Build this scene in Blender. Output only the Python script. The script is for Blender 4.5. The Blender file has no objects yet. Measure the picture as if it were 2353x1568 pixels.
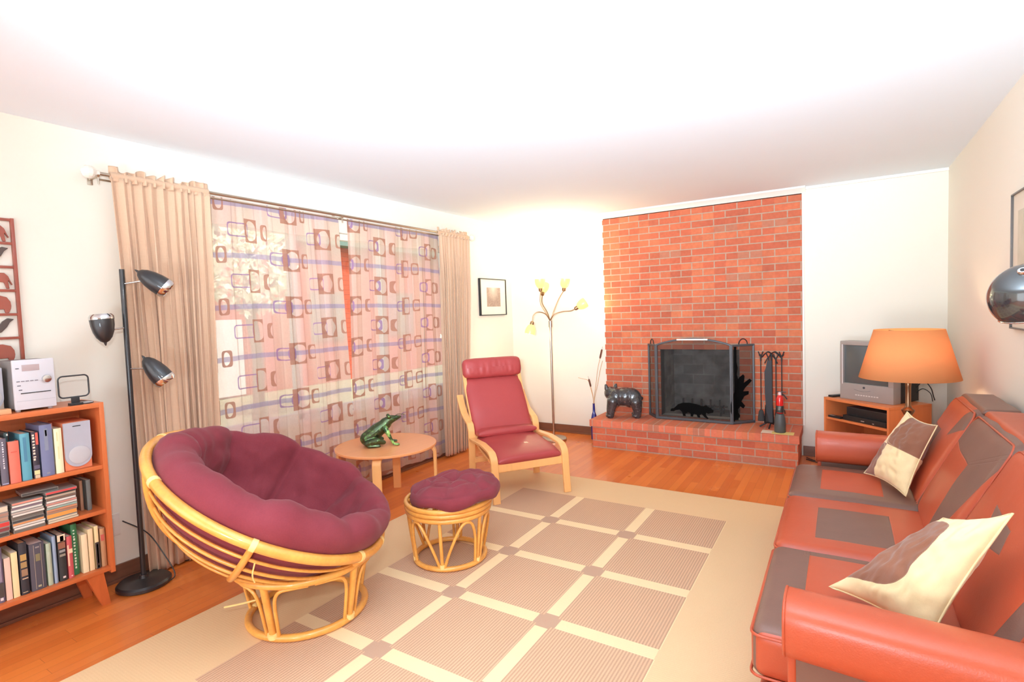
import bpy, bmesh, math, random
from mathutils import Vector, Matrix, Quaternion, noise
random.seed(7)
PI = math.pi
sc = bpy.context.scene
COL = sc.collection

# ------------------------------------------------------------------ camera, sky, exposure, lights
XL, XR, YB, YF, ZC = -3.40, 0.73, 5.51, -1.70, 2.44
cam = bpy.data.cameras.new('camera'); camo = bpy.data.objects.new('camera', cam); COL.objects.link(camo)
cam.sensor_fit = 'HORIZONTAL'; cam.sensor_width = 36.0
cam.lens = 36.0 * 1222.3 / 2353.0
cam.clip_start = 0.02; cam.clip_end = 200
_y, _p, _r = .55527, .0519, .034577
fw = Vector((-math.sin(_y)*math.cos(_p), math.cos(_y)*math.cos(_p), -math.sin(_p)))
rt = Vector((math.cos(_y), math.sin(_y), 0)); dn = fw.cross(rt)
r2 = rt*math.cos(_r) + dn*math.sin(_r); d2 = -rt*math.sin(_r) + dn*math.cos(_r)
camo.matrix_world = Matrix.Translation((0, 0, 1.40)) @ Matrix((r2, -d2, -fw)).transposed().to_4x4()
sc.camera = camo

sc.view_settings.view_transform = 'Standard'; sc.view_settings.look = 'None'
sc.view_settings.gamma = 1.0; sc.view_settings.use_curve_mapping = False
sc.view_settings.exposure = 0.25

w = bpy.data.worlds.new('sky'); sc.world = w; w.use_nodes = True
nt = w.node_tree; nt.nodes.clear()
wo = nt.nodes.new('ShaderNodeOutputWorld'); bg = nt.nodes.new('ShaderNodeBackground'); sky = nt.nodes.new('ShaderNodeTexSky')
sky.sky_type = 'NISHITA'; sky.sun_disc = False; sky.sun_elevation = math.radians(38); sky.sun_rotation = math.radians(120)
sky.dust_density = 2.0
bg.inputs['Strength'].default_value = 0.35
nt.links.new(sky.outputs[0], bg.inputs[0]); nt.links.new(bg.outputs[0], wo.inputs[0])

def light(name, kind, loc, energy, color=(1, 1, 1), target=None, **kw):
    l = bpy.data.lights.new(name, kind); l.energy = energy; l.color = color
    for k, v in kw.items(): setattr(l, k, v)
    o = bpy.data.objects.new(name, l); COL.objects.link(o); o.location = loc
    if target is not None:
        o.rotation_euler = (Vector(target) - Vector(loc)).to_track_quat('-Z', 'Y').to_euler()
    return o
light('sun', 'SUN', (-8, 2, 8), 4.0, (1, .95, .88), target=(-13, 6, 0), angle=0.02)
# the photographer's flash, tilted up at the ceiling, plus a little straight ahead
light('camera_flash_up', 'SPOT', (-0.1, -0.1, 1.50), 1050, (.75, .885, 1.0), target=(-0.75, 1.55, 2.44), spot_size=math.radians(104), spot_blend=1.0, shadow_soft_size=.08)
light('added_ceiling_fill', 'SPOT', (-.4, -1.45, .8), 230, (.72, .88, 1.0), target=(-.9, 2.6, 2.44), spot_size=math.radians(120), spot_blend=1.0, shadow_soft_size=.3)  # added fill spot behind the camera, widens the cool light on the ceiling
light('camera_flash_ahead', 'SPOT', (0.02, -0.06, 1.75), 85, (.88, .94, 1.0), target=(-3.2, 2.2, 1.1), spot_size=math.radians(100), spot_blend=.9, shadow_soft_size=.05)
light('added_rear_fill', 'AREA', (-1.6, YF+.02, 1.25), 70, (.84, .92, 1.0), target=(-1.35, 3, 1.25), shape='RECTANGLE', size=3.9, size_y=2.2)  # added soft fill panel at the front wall, which has no doorway
sc.cycles.max_bounces = 10; sc.cycles.diffuse_bounces = 6; sc.cycles.use_adaptive_sampling = True; sc.cycles.adaptive_threshold = .02; sc.cycles.transparent_max_bounces = 16
sc.cycles.sample_clamp_indirect = 6.0; sc.cycles.caustics_reflective = False; sc.cycles.caustics_refractive = False

# ------------------------------------------------------------------ helpers: node expressions and materials
def lin(c):
    out = []
    for v in c[:3]:
        v = v/255.0
        out.append(v/12.92 if v <= .04045 else ((v+.055)/1.055)**2.4)
    return (out[0], out[1], out[2], 1.0)

class Ex:
    """A number in a node tree: + - * / and the functions below build Math nodes."""
    def __init__(s, t, k): s.t = t; s.k = k
    def m(s, op, *a, clamp=False):
        n = s.t.nodes.new('ShaderNodeMath'); n.operation = op; n.use_clamp = clamp
        for i, v in enumerate((s,)+a):
            if isinstance(v, Ex): s.t.links.new(v.k, n.inputs[i])
            else: n.inputs[i].default_value = v
        return Ex(s.t, n.outputs[0])
    def __add__(s, o): return s.m('ADD', o)
    def __sub__(s, o): return s.m('SUBTRACT', o)
    def __mul__(s, o): return s.m('MULTIPLY', o)
    def __truediv__(s, o): return s.m('DIVIDE', o)
    def fract(s): return s.m('FRACT')
    def floor(s): return s.m('FLOOR')
    def mod(s, o): return s.m('FLOORED_MODULO', o)
    def abs(s): return s.m('ABSOLUTE')
    def lt(s, o): return s.m('LESS_THAN', o)
    def gt(s, o): return s.m('GREATER_THAN', o)
    def max(s, o): return s.m('MAXIMUM', o)
    def min(s, o): return s.m('MINIMUM', o)
    def pow(s, o): return s.m('POWER', o)
    def sin(s): return s.m('SINE')
    def sqrt(s): return s.m('SQRT')
    def inv(s): return (s*-1.0)+1.0
    def between(s, a, b): return s.gt(a)*s.lt(b)

class M:
    """A principled material under construction."""
    def __init__(s, name, color=(200, 200, 200), rough=.5, metal=0.0, spec=.5, coat=0.0):
        s.mat = bpy.data.materials.new(name); s.mat.use_nodes = True; s.t = s.mat.node_tree
        s.b = s.t.nodes['Principled BSDF']; s.out = s.t.nodes['Material Output']
        s.b.inputs['Roughness'].default_value = rough; s.b.inputs['Metallic'].default_value = metal
        s.b.inputs['Specular IOR Level'].default_value = spec; s.b.inputs['Coat Weight'].default_value = coat
        s.c = s.rgb(color); s.t.links.new(s.c, s.b.inputs['Base Color'])
        s.co = None
    def rgb(s, c):
        n = s.t.nodes.new('ShaderNodeRGB'); n.outputs[0].default_value = lin(c); return n.outputs[0]
    def coord(s, kind='Object'):
        n = s.t.nodes.new('ShaderNodeTexCoord'); return n.outputs[kind]
    def xyz(s, kind='Object'):
        n = s.t.nodes.new('ShaderNodeSeparateXYZ'); s.t.links.new(s.coord(kind), n.inputs[0])
        return [Ex(s.t, n.outputs[i]) for i in range(3)]
    def vec(s, x, y, z):
        n = s.t.nodes.new('ShaderNodeCombineXYZ')
        for i, v in enumerate((x, y, z)):
            if isinstance(v, Ex): s.t.links.new(v.k, n.inputs[i])
            else: n.inputs[i].default_value = v
        return n.outputs[0]
    def noise(s, scale=5, detail=3, vec=None, rough=.5, dist=0.0):
        n = s.t.nodes.new('ShaderNodeTexNoise'); n.inputs['Scale'].default_value = scale
        n.inputs['Detail'].default_value = detail; n.inputs['Roughness'].default_value = rough; n.inputs['Distortion'].default_value = dist
        s.t.links.new(vec if vec is not None else s.coord(), n.inputs['Vector']); return Ex(s.t, n.outputs['Fac'])
    def mix(s, f, a, b, mode='MIX'):
        n = s.t.nodes.new('ShaderNodeMix'); n.data_type = 'RGBA'; n.blend_type = mode
        if isinstance(f, Ex): s.t.links.new(f.k, n.inputs['Factor'])
        else: n.inputs['Factor'].default_value = f
        for k, v in ((6, a), (7, b)):
            if isinstance(v, tuple): n.inputs[k].default_value = lin(v)
            else: s.t.links.new(v, n.inputs[k])
        return n.outputs[2]
    def scale(s, c, f):
        """colour times number"""
        n = s.t.nodes.new('ShaderNodeVectorMath'); n.operation = 'SCALE'
        s.t.links.new(c, n.inputs[0])
        if isinstance(f, Ex): s.t.links.new(f.k, n.inputs['Scale'])
        else: n.inputs['Scale'].default_value = f
        return n.outputs[0]
    def color(s, c): s.t.links.new(c, s.b.inputs['Base Color']); s.c = c; return s
    def vary(s, amt=.12, scale=6, detail=4, vec=None):
        f = s.noise(scale, detail, vec)
        return s.color(s.scale(s.c, (f-.5)*(2*amt)+1.0))
    def bump(s, h, strength=.3, dist=.01):
        n = s.t.nodes.new('ShaderNodeBump'); n.inputs['Strength'].default_value = strength; n.inputs['Distance'].default_value = dist
        s.t.links.new(h.k, n.inputs['Height']); s.t.links.new(n.outputs[0], s.b.inputs['Normal']); return s
    def grain(s, scale=60, strength=.15, dist=.004, detail=3, vec=None): return s.bump(s.noise(scale, detail, vec), strength, dist)
    def set(s, **k):
        for a, v in k.items(): s.b.inputs[a.replace('_', ' ')].default_value = v
        return s

def plain(name, color, rough=.5, metal=0.0, spec=.5, coat=0.0, var=.06, vs=12, g=None):
    m = M(name, color, rough, metal, spec, coat).vary(var, vs)
    if g: m.grain(g[0], g[1], g[2])
    return m.mat

def wood(name, color, rough=.35, axis='Y', coat=.2, amt=.25):
    m = M(name, color, rough, coat=coat); x, y, z = m.xyz()
    k = {'X': (1.2, 22, 22), 'Y': (22, 1.2, 22), 'Z': (22, 22, 1.2)}[axis]
    v = m.vec(x*k[0], y*k[1], z*k[2])
    n = m.noise(1.6, 5, v, .6, .6)
    m.color(m.scale(m.c, (n-.5)*(2*amt)+1.0)); m.bump(n, .08, .002)
    return m.mat

# ------------------------------------------------------------------ helpers: mesh builder
class B:
    def __init__(s): s.bm = bmesh.new()
    def _mark(s, vs0, fs0, mat, M4=None):
        vs = s.bm.verts[:][vs0:]; fs = s.bm.faces[:][fs0:]
        for f in fs: f.material_index = mat
        if M4 is not None:
            for v in vs: v.co = M4 @ v.co
        return s
    def _st(s): return len(s.bm.verts), len(s.bm.faces)
    def quad(s, pts, mat=0):
        f = s.bm.faces.new([s.bm.verts.new(p) for p in pts]); f.material_index = mat; return s
    def box(s, lo, hi, bev=0.0, mat=0, M4=None, seg=2):
        a, b = s._st()
        lo = Vector(lo); hi = Vector(hi); c = (lo+hi)/2; d = hi-lo
        r = bmesh.ops.create_cube(s.bm, size=1.0, matrix=Matrix.Translation(c) @ Matrix.Diagonal((d.x, d.y, d.z, 1)))
        if bev > 0:
            es = list({e for v in r['verts'] for e in v.link_edges})
            bmesh.ops.bevel(s.bm, geom=es, offset=bev, segments=seg, profile=.7, affect='EDGES')
        return s._mark(a, b, mat, M4)
    def tube(s, pts, r, seg=10, closed=False, mat=0, cap=True, flat=None, M4=None):
        """round (or flat=(width, thickness, up)) bar along a path"""
        a, b = s._st()
        pts = [Vector(p) for p in pts]; n = len(pts)
        rs = r if isinstance(r, (list, tuple)) else [r]*n
        T = []
        for i in range(n):
            if closed: t = pts[(i+1) % n]-pts[i-1]
            else: t = pts[min(i+1, n-1)]-pts[max(i-1, 0)]
            T.append(t.normalized() if t.length > 1e-9 else Vector((0, 0, 1)))
        up = Vector(flat[2]) if flat else (Vector((0, 0, 1)) if abs(T[0].z) < .9 else Vector((1, 0, 0)))
        u = (up - T[0]*up.dot(T[0])).normalized(); rings = []
        for i in range(n):
            if flat: u = (up - T[i]*up.dot(T[i])).normalized()
            elif i: u = (u - T[i]*u.dot(T[i])).normalized()
            v = T[i].cross(u); ring = []
            if flat:
                w_, t_ = flat[0]/2, flat[1]/2
                e = min(w_, t_)*.35
                for (p, q) in ((w_-e, t_), (w_, t_-e), (w_, -t_+e), (w_-e, -t_), (-w_+e, -t_), (-w_, -t_+e), (-w_, t_-e), (-w_+e, t_)):
                    ring.append(s.bm.verts.new(pts[i]+u*p+v*q))
            else:
                for k in range(seg):
                    an = 2*PI*k/seg
                    ring.append(s.bm.verts.new(pts[i]+(u*math.cos(an)+v*math.sin(an))*rs[i]))
            rings.append(ring)
        m = len(rings[0])
        for i in range(n if closed else n-1):
            A, Bq = rings[i], rings[(i+1) % n]
            off = 0
            if closed and i == n-1 and not flat:
                off = min(range(m), key=lambda o: (A[0].co-Bq[o].co).length)
            for k in range(m):
                s.bm.faces.new((A[k], A[(k+1) % m], Bq[(k+1+off) % m], Bq[(k+off) % m]))
        if cap and not closed:
            s.bm.faces.new(rings[0][::-1]); s.bm.faces.new(rings[-1])
        return s._mark(a, b, mat, M4)
    def lathe(s, prof, c=(0, 0, 0), seg=32, mat=0, M4=None, cap=True):
        """prof: (r, z) from bottom to top"""
        a, b = s._st(); c = Vector(c); rings = []
        for r, z in prof:
            rings.append([s.bm.verts.new(c+Vector((max(r, 1e-4)*math.cos(2*PI*k/seg), max(r, 1e-4)*math.sin(2*PI*k/seg), z))) for k in range(seg)])
        for A, C in zip(rings, rings[1:]):
            for k in range(seg): s.bm.faces.new((A[k], A[(k+1) % seg], C[(k+1) % seg], C[k]))
        if cap:
            s.bm.faces.new(rings[0][::-1]); s.bm.faces.new(rings[-1])
        return s._mark(a, b, mat, M4)
    def ball(s, c, r, mat=0, M4=None, u=20, v=12):
        rr = r if isinstance(r, (tuple, list)) else (r, r, r)
        X = Matrix.Translation(c) @ Matrix.Diagonal((*rr, 1))
        bmesh.ops.create_uvsphere(s.bm, u_segments=u, v_segments=v, radius=1.0, matrix=(M4 @ X) if M4 is not None else X)
        return s
    def prism(s, poly, axis, a0, a1, mat=0, M4=None, bev=0):
        """2-D outline extruded along an axis. axis X: (y, z); Y: (x, z); Z: (x, y)"""
        i0, f0 = s._st()
        f = {'X': lambda p, q, t: (t, p, q), 'Y': lambda p, q, t: (p, t, q), 'Z': lambda p, q, t: (p, q, t)}[axis]
        A = [s.bm.verts.new(f(p, q, a0)) for p, q in poly]; C = [s.bm.verts.new(f(p, q, a1)) for p, q in poly]
        n = len(poly)
        f1 = s.bm.faces.new(A); f2 = s.bm.faces.new(C[::-1]); f1.normal_update(); f2.normal_update()
        for k in range(n): s.bm.faces.new((A[k], C[k], C[(k+1) % n], A[(k+1) % n]))
        if n > 4: bmesh.ops.triangulate(s.bm, faces=[f1, f2])
        return s._mark(i0, f0, mat, M4)
    def rbox(s, lo, hi, r, n=10, puff=(0, 0, 0), mat=0, M4=None, wob=0.0, ws=9.0, seed=0.0):
        """soft rounded box with domed faces"""
        a, b = s._st()
        lo = Vector(lo); hi = Vector(hi); c = (lo+hi)/2; h = (hi-lo)/2
        r = min(r, h.x, h.y, h.z); keys = {}
        def vert(p):
            k = (round(p.x, 5), round(p.y, 5), round(p.z, 5))
            if k not in keys:
                inn = Vector([max(-h[i]+r, min(h[i]-r, p[i])) for i in range(3)])
                d = p-inn; q = inn+(d.normalized()*r if d.length > 1e-9 else d)
                nn = [q[i]/h[i] for i in range(3)]
                for i in range(3):
                    j, l = (i+1) % 3, (i+2) % 3
                    q[i] += puff[i]*nn[i]*max(0, 1-nn[j]**2)*max(0, 1-nn[l]**2)
                if wob:
                    nz = noise.noise((q+c)*ws+Vector((seed, seed*2, 0))); q += (q.normalized())*wob*nz
                keys[k] = s.bm.verts.new(q+c)
            return keys[k]
        def ticks(hh):
            core = hh-r; ts = [-hh+r*(1-math.cos(PI/2*i/4)) if False else -hh + r*i/4 for i in range(4)]
            m = max(2, n)
            ts += [-core+2*core*i/m for i in range(m+1)] if core > 1e-6 else [0]
            ts += [hh-r*i/4 for i in range(3, -1, -1)]
            return ts
        for ax in range(3):
            j, l = (ax+1) % 3, (ax+2) % 3
            tj, tl = ticks(h[j]), ticks(h[l])
            for sg in (-1, 1):
                for x in range(len(tj)-1):
                    for y in range(len(tl)-1):
                        ps = []
                        for (u, v) in ((x, y), (x+1, y), (x+1, y+1), (x, y+1)):
                            p = Vector((0, 0, 0)); p[ax] = sg*h[ax]; p[j] = tj[u]; p[l] = tl[v]; ps.append(vert(p))
                        if len(set(ps)) < 3: continue
                        ps2 = []
                        for q in ps:
                            if q not in ps2: ps2.append(q)
                        try: s.bm.faces.new(ps2 if sg > 0 else ps2[::-1])
                        except ValueError: pass
        return s._mark(a, b, mat, M4)
    def grid(s, nu, nv, fn, mat=0, close_u=False, uv=False, M4=None):
        a, b = s._st()
        V = [[s.bm.verts.new(fn(i/nu, j/nv)) for j in range(nv+1)] for i in range(nu if close_u else nu+1)]
        L = s.bm.loops.layers.uv.verify() if uv else None
        for i in range(nu):
            for j in range(nv):
                i2 = (i+1) % nu if close_u else i+1
                f = s.bm.faces.new((V[i][j], V[i2][j], V[i2][j+1], V[i][j+1]))
                if L is not None:
                    for lp, (p, q) in zip(f.loops, ((i, j), (i+1, j), (i+1, j+1), (i, j+1))): lp[L].uv = (p/nu, q/nv)
        return s._mark(a, b, mat, M4)

def obj(name, b, mats, parent=None, loc=(0, 0, 0), rot=(0, 0, 0), smooth=38, weld=True):
    bm = b.bm
    if weld: bmesh.ops.remove_doubles(bm, verts=bm.verts[:], dist=1e-5)
    bmesh.ops.recalc_face_normals(bm, faces=bm.faces[:])
    me = bpy.data.meshes.new(name); bm.to_mesh(me); bm.free()
    for m in (mats if isinstance(mats, (list, tuple)) else [mats]): me.materials.append(m)
    if smooth:
        me.polygons.foreach_set('use_smooth', [True]*len(me.polygons)); me.set_sharp_from_angle(angle=math.radians(smooth))
    o = bpy.data.objects.new(name, me); COL.objects.link(o); o.location = loc; o.rotation_euler = rot
    if parent is not None: o.parent = parent
    return o
def tag(o, label, cat, group=None, kind=None):
    o['label'] = label; o['category'] = cat
    if group: o['group'] = group
    if kind: o['kind'] = kind
    return o
def thing(name, label, cat, loc=(0, 0, 0), rotz=0.0, group=None):
    o = bpy.data.objects.new(name, None); COL.objects.link(o); o.location = loc; o.rotation_euler = (0, 0, rotz)
    o.empty_display_size = .05
    return tag(o, label, cat, group)
def struct(name, b, m, smooth=0, **k):
    o = obj(name, b, m, smooth=smooth, **k); o['kind'] = 'structure'; return o
def part(name, b, m, parent, world=True, label=None, **k):
    """world=True: the mesh is written in room coordinates; shift it into the parent's frame"""
    if world and parent is not None:
        par = parent; loc = Vector((0, 0, 0)); chain = []
        while par is not None: chain.append(par); par = par.parent
        Mx = Matrix.Identity(4)
        for q in reversed(chain): Mx = Mx @ q.matrix_basis
        inv = Mx.inverted()
        for v in b.bm.verts: v.co = inv @ v.co
    o = obj(name, b, m, parent=parent, **k)
    if label: o['label'] = label
    return o
def blob(name, items, mat, parent, voxel=.006, world=True, post=None, smooth_it=2):
    """one continuous body fused from tapered limbs and ellipsoids"""
    b = B()
    for it in items:
        if it[0] == 'e':
            M4 = Matrix.Translation(it[1]) @ (it[3] if len(it) > 3 else Matrix.Identity(4))
            b.ball((0, 0, 0), it[2], M4=M4, u=24, v=16)
        else:
            pts, rs = it[1], it[2]
            for p, r in ((pts[0], rs[0]), (pts[-1], rs[-1])): b.ball(p, r, u=14, v=10)
            b.tube(pts, rs, seg=14)
    o = part(name, b, mat, parent, world=world, weld=False)
    md = o.modifiers.new('fuse', 'REMESH'); md.mode = 'VOXEL'; md.voxel_size = voxel; md.use_smooth_shade = True
    m2 = o.modifiers.new('soften', 'SMOOTH'); m2.factor = .5; m2.iterations = smooth_it
    dg = bpy.context.evaluated_depsgraph_get()
    me = bpy.data.meshes.new_from_object(o.evaluated_get(dg)); me.name = name
    o.modifiers.clear(); o.data = me
    if not me.materials: me.materials.append(mat)
    me.polygons.foreach_set('use_smooth', [True]*len(me.polygons))
    return o
def smooth_path(pts, n=8, closed=False):
    """Catmull-Rom through the points"""
    P = [Vector(p) for p in pts]; out = []; m = len(P)
    for i in range(m if closed else m-1):
        p0 = P[(i-1) % m] if closed or i else P[0]; p1 = P[i]; p2 = P[(i+1) % m]; p3 = P[(i+2) % m] if closed or i+2 < m else P[-1]
        for k in range(n):
            t = k/n
            out.append(.5*((2*p1)+(p2-p0)*t+(2*p0-5*p1+4*p2-p3)*t*t+(3*p1-p0-3*p2+p3)*t**3))
    if not closed: out.append(P[-1])
    return out
def circle(c, r, n=48, nrm=(0, 0, 1)):
    nrm = Vector(nrm).normalized(); u = nrm.cross(Vector((0, 1, 0))); u.normalize(); v = nrm.cross(u); c = Vector(c)
    return [c+(u*math.cos(2*PI*k/n)+v*math.sin(2*PI*k/n))*r for k in range(n)]
def line_text(name, txt, size, mat, parent, loc, rot, ext=.0006):
    cu = bpy.data.curves.new(name, 'FONT'); cu.body = txt; cu.size = size; cu.extrude = ext; cu.align_x = 'CENTER'; cu.align_y = 'CENTER'
    cu.materials.append(mat); o = bpy.data.objects.new(name, cu); COL.objects.link(o)
    o.parent = parent; o.location = loc; o.rotation_euler = rot; return o

# ------------------------------------------------------------------ shared materials
WALL = M('wall_paint', (238, 233, 219), .7).vary(.015, 2).grain(180, .05, .001).mat
CEIL = M('ceiling_paint', (227, 236, 244), .85).vary(.015, 1.5).grain(220, .05, .001).mat
TRIMW = plain('white_trim_paint', (238, 234, 226), .45)
DARKW = wood('dark_baseboard_wood', (120, 78, 58), .45, 'Y')
DARKWX = wood('dark_baseboard_wood_cross', (120, 78, 58), .45, 'X')
BLACKM = plain('black_lamp_metal', (38, 38, 40), .38, .0, .5, coat=.3)
IRON = plain('black_iron', (44, 44, 46), .5, .3)
BRASS = plain('aged_brass', (168, 132, 96), .3, .9)
CHROME = plain('chrome', (215, 215, 215), .12, 1.0)
NICKEL = plain('brushed_nickel', (196, 184, 168), .3, 1.0)
RATTAN = None
def _rattan():
    m = M('honey_rattan', (232, 160, 72), .32, coat=.35); x, y, z = m.xyz()
    n = m.noise(9, 4); n2 = m.noise(70, 2)
    c = m.mix(n, (250, 186, 92), (206, 128, 52)); m.color(m.scale(c, (n2-.5)*.3+1.0)); m.bump(n2, .12, .002); return m.mat
RATTAN = _rattan()
BEECH = wood('pale_birch_veneer', (240, 178, 112), .38, 'Z', coat=.15, amt=.10)
TEAK = wood('orange_teak_veneer', (206, 112, 62), .4, 'Y', coat=.15, amt=.22)
TEAKZ = wood('orange_teak_veneer_upright', (206, 112, 62), .4, 'Z', coat=.15, amt=.22)
BLACKP = plain('black_plastic', (40, 40, 42), .4)
PAPER = plain('book_paper', (226, 212, 190), .8)
GLASSW = M('window_glass', (255, 255, 255), 0.0)
def _glass(name, tint=(255, 255, 255), refl=.08, rough=.0):
    m = M(name, tint, rough); tr = m.t.nodes.new('ShaderNodeBsdfTransparent'); gl = m.t.nodes.new('ShaderNodeBsdfGlossy'); mx = m.t.nodes.new('ShaderNodeMixShader')
    tr.inputs[0].default_value = lin(tint); gl.inputs['Roughness'].default_value = rough; mx.inputs[0].default_value = refl
    m.t.links.new(tr.outputs[0], mx.inputs[1]); m.t.links.new(gl.outputs[0], mx.inputs[2]); m.t.links.new(mx.outputs[0], m.out.inputs[0]); return m.mat
PANE = _glass('window_pane_glass')

# ------------------------------------------------------------------ floor
def _floor():
    m = M('oak_strip_floor', (205, 112, 52), .28, coat=.25); x, y, z = m.xyz()
    row = (x/.057).floor(); off = (row*.37).fract()*1.3
    yy = y+off; brd = (yy/.95).floor()
    n = m.t.nodes.new('ShaderNodeTexWhiteNoise'); n.noise_dimensions = '3D'; m.t.links.new(m.vec(row, brd, 0.0), n.inputs['Vector'])
    rnd = Ex(m.t, n.outputs['Value'])
    g = m.noise(1.6, 4, m.vec(x*30+rnd*9, y*.9, rnd*7), .55, .25)
    c = m.mix(rnd, (228, 128, 56), (204, 100, 38)); c = m.mix(g*.30, c, (236, 148, 78))
    fx = (x/.057).fract(); fy = (yy/.95).fract()
    gap = (fx.lt(.022)+fy.lt(.0016)).min(1.0)
    c = m.mix(gap*.55, c, (96, 44, 20)); m.color(c); m.bump(gap.inv(), .15, .001)
    big = m.noise(3, 2); m.t.links.new((big*.16+.22).k, m.b.inputs['Roughness']); return m.mat
b = B(); b.box((XL-.12, YF, -.08), (XR+.12, YB+.12, 0)); struct('floor', b, _floor())
b = B(); b.box((XL-.12, YF, ZC), (XR+.12, YB+.12, ZC+.1)); struct('ceiling', b, CEIL)
# left wall with the window opening
WY0, WY1, WZ0, WZ1 = 1.62, 4.32, .66, 2.09
b = B()
b.box((XL-.12, YF, 0), (XL, WY0, ZC)); b.box((XL-.12, WY1, 0), (XL, YB+.12, ZC))
b.box((XL-.12, WY0, 0), (XL, WY1, WZ0)); b.box((XL-.12, WY0, WZ1), (XL, WY1, ZC)); struct('wall_left', b, WALL)
b = B(); b.box((XR, YF, 0), (XR+.12, YB+.12, ZC)); struct('wall_right', b, WALL)
b = B(); b.box((XL, YF-.12, 0), (XR, YF, ZC)); struct('wall_front', b, WALL)
# back wall round the firebox
BX0, BX1 = -2.195, -.300
FX0, FX1, FZ0, FZ1 = -1.60, -.835, .285, .975
b = B(); b.box((XL, YB, 0), (FX0, YB+.12, ZC)); b.box((FX1, YB, 0), (XR, YB+.12, ZC)); b.box((FX0, YB, 0), (FX1, YB+.12, FZ0)); b.box((FX0, YB, FZ1), (FX1, YB+.12, ZC))
struct('wall_back', b, WALL)
# baseboards
b = B(); b.box((XL, YF, 0), (XL+.014, YB, .092), .003); b.box((XL+.014, YF, 0), (XL+.028, YB, .018), .004); struct('baseboard_left', b, DARKW)
b = B(); b.box((XL+.014, YB-.014, 0), (BX0, YB, .092), .003); b.box((XL+.014, YB-.028, 0), (BX0, YB-.014, .018), .004)
b.box((BX1, YB-.014, 0), (XR, YB, .092), .003); struct('baseboard_back', b, DARKWX)
b = B(); b.box((XR-.014, YF, 0), (XR, YB-.014, .092), .003); struct('baseboard_right', b, DARKW)
# crown strips
b = B(); b.prism([(YB-.07, 2.44), (YB-.07, 2.425), (YB-.045, 2.41), (YB-.022, 2.385), (YB-.022, 2.378), (YB, 2.378), (YB, 2.44)], 'X', BX0-.02, BX1+.03); struct('trim_1', b, TRIMW, smooth=30)
b = B(); b.box((BX1+.03, YB-.022, 2.415), (XR, YB, 2.44), .004); struct('trim_2', b, TRIMW)
b = B(); b.box((BX1+.001, YB-.03, .285), (BX1+.016, YB, 2.378), .002); struct('trim_3', b, TRIMW)

# ------------------------------------------------------------------ brick
def brick_mat(name, wx='X', c1=(198, 100, 70), c2=(174, 90, 66), mortar=(174, 150, 130), w_=.213, h_=.0677, zoff=0.0, xoff=0.0):
    m = M(name, c1, .85); x, y, z = m.xyz()
    a = {'X': x, 'Y': y}[wx]
    t = m.t.nodes.new('ShaderNodeTexBrick'); t.inputs['Scale'].default_value = 1.0
    t.inputs['Brick Width'].default_value = w_; t.inputs['Row Height'].default_value = h_; t.inputs['Mortar Size'].default_value = .0056
    t.inputs['Mortar Smooth'].default_value = .25; t.inputs['Bias'].default_value = -.05
    t.inputs['Color1'].default_value = lin(c1); t.inputs['Color2'].default_value = lin(c2); t.inputs['Mortar'].default_value = lin(mortar)
    aa = a+xoff; zz = (z if wx != 'XY' else y)+zoff
    m.t.links.new(m.vec(aa, zz, 0.0), t.inputs['Vector'])
    row = (zz/h_).floor(); cell = ((aa/w_)+(row*.5).fract()).floor()
    wn = m.t.nodes.new('ShaderNodeTexWhiteNoise'); wn.noise_dimensions = '2D'; m.t.links.new(m.vec(cell, row, 0.0), wn.inputs['Vector'])
    r = Ex(m.t, wn.outputs['Value']); mor = Ex(m.t, t.outputs['Fac'])
    n = m.noise(38, 4); n2 = m.noise(4, 3)
    c = m.mix((r*1.0).pow(2.0), t.outputs['Color'], (206, 120, 82)); c = m.mix(r.gt(.93)*.5, c, (150, 108, 94))
    c = m.mix(mor, c, mortar); c = m.scale(c, (n-.5)*.35+(n2-.5)*.25+1.0)
    m.color(c); m.bump(mor.inv()+n*.25, .5, .006); return m.mat
BRICK = brick_mat('red_brick', 'X', zoff=-.285+.0677*8, xoff=.095)
def _soldier():
    # the cap course of the hearth: bricks laid side by side, ends to the room
    return brick_mat('hearth_cap_brick', 'X', (216, 122, 92), (196, 106, 82), (190, 150, 130), .105, .60, zoff=.0, xoff=.02)
CAP = _soldier()
b = B(); T = .022
b.box((BX0, YB-T, .285), (FX0, YB, 2.40)); b.box((FX1, YB-T, .285), (BX1, YB, 2.40)); b.box((FX0, YB-T, FZ1), (FX1, YB, 2.40))
z = .285; k = 0
while z < 2.36:
    if k % 2 == 0: b.box((BX0-.010, YB-T+.002, z+.005), (BX0+.02, YB, min(z+.0625, 2.37)))
    z += .0677; k += 1
o = obj('brick_chimney_breast', b, BRICK, smooth=0, weld=False)
tag(o, 'floor to ceiling red brick chimney breast with grey mortar behind the hearth', 'chimney breast')
SOOT = M('sooty_firebrick', (92, 88, 84), .95)
def _soot():
    m = SOOT; x, y, z = m.xyz(); t = m.t.nodes.new('ShaderNodeTexBrick'); t.inputs['Scale'].default_value = 1
    t.inputs['Brick Width'].default_value = .22; t.inputs['Row Height'].default_value = .11; t.inputs['Mortar Size'].default_value = .006
    t.inputs['Color1'].default_value = lin((156, 152, 146)); t.inputs['Color2'].default_value = lin((122, 118, 114)); t.inputs['Mortar'].default_value = lin((150, 146, 140))
    m.t.links.new(m.vec(x+y, z, 0.0), t.inputs['Vector']); n = m.noise(5, 4)
    c = m.mix(n.gt(.5)*.0+((n-.38)*3.5).m('MAXIMUM', 0.0).min(1.0)*.8, t.outputs['Color'], (60, 58, 55)); m.color(c); return m.mat
_soot()
b = B()
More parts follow.
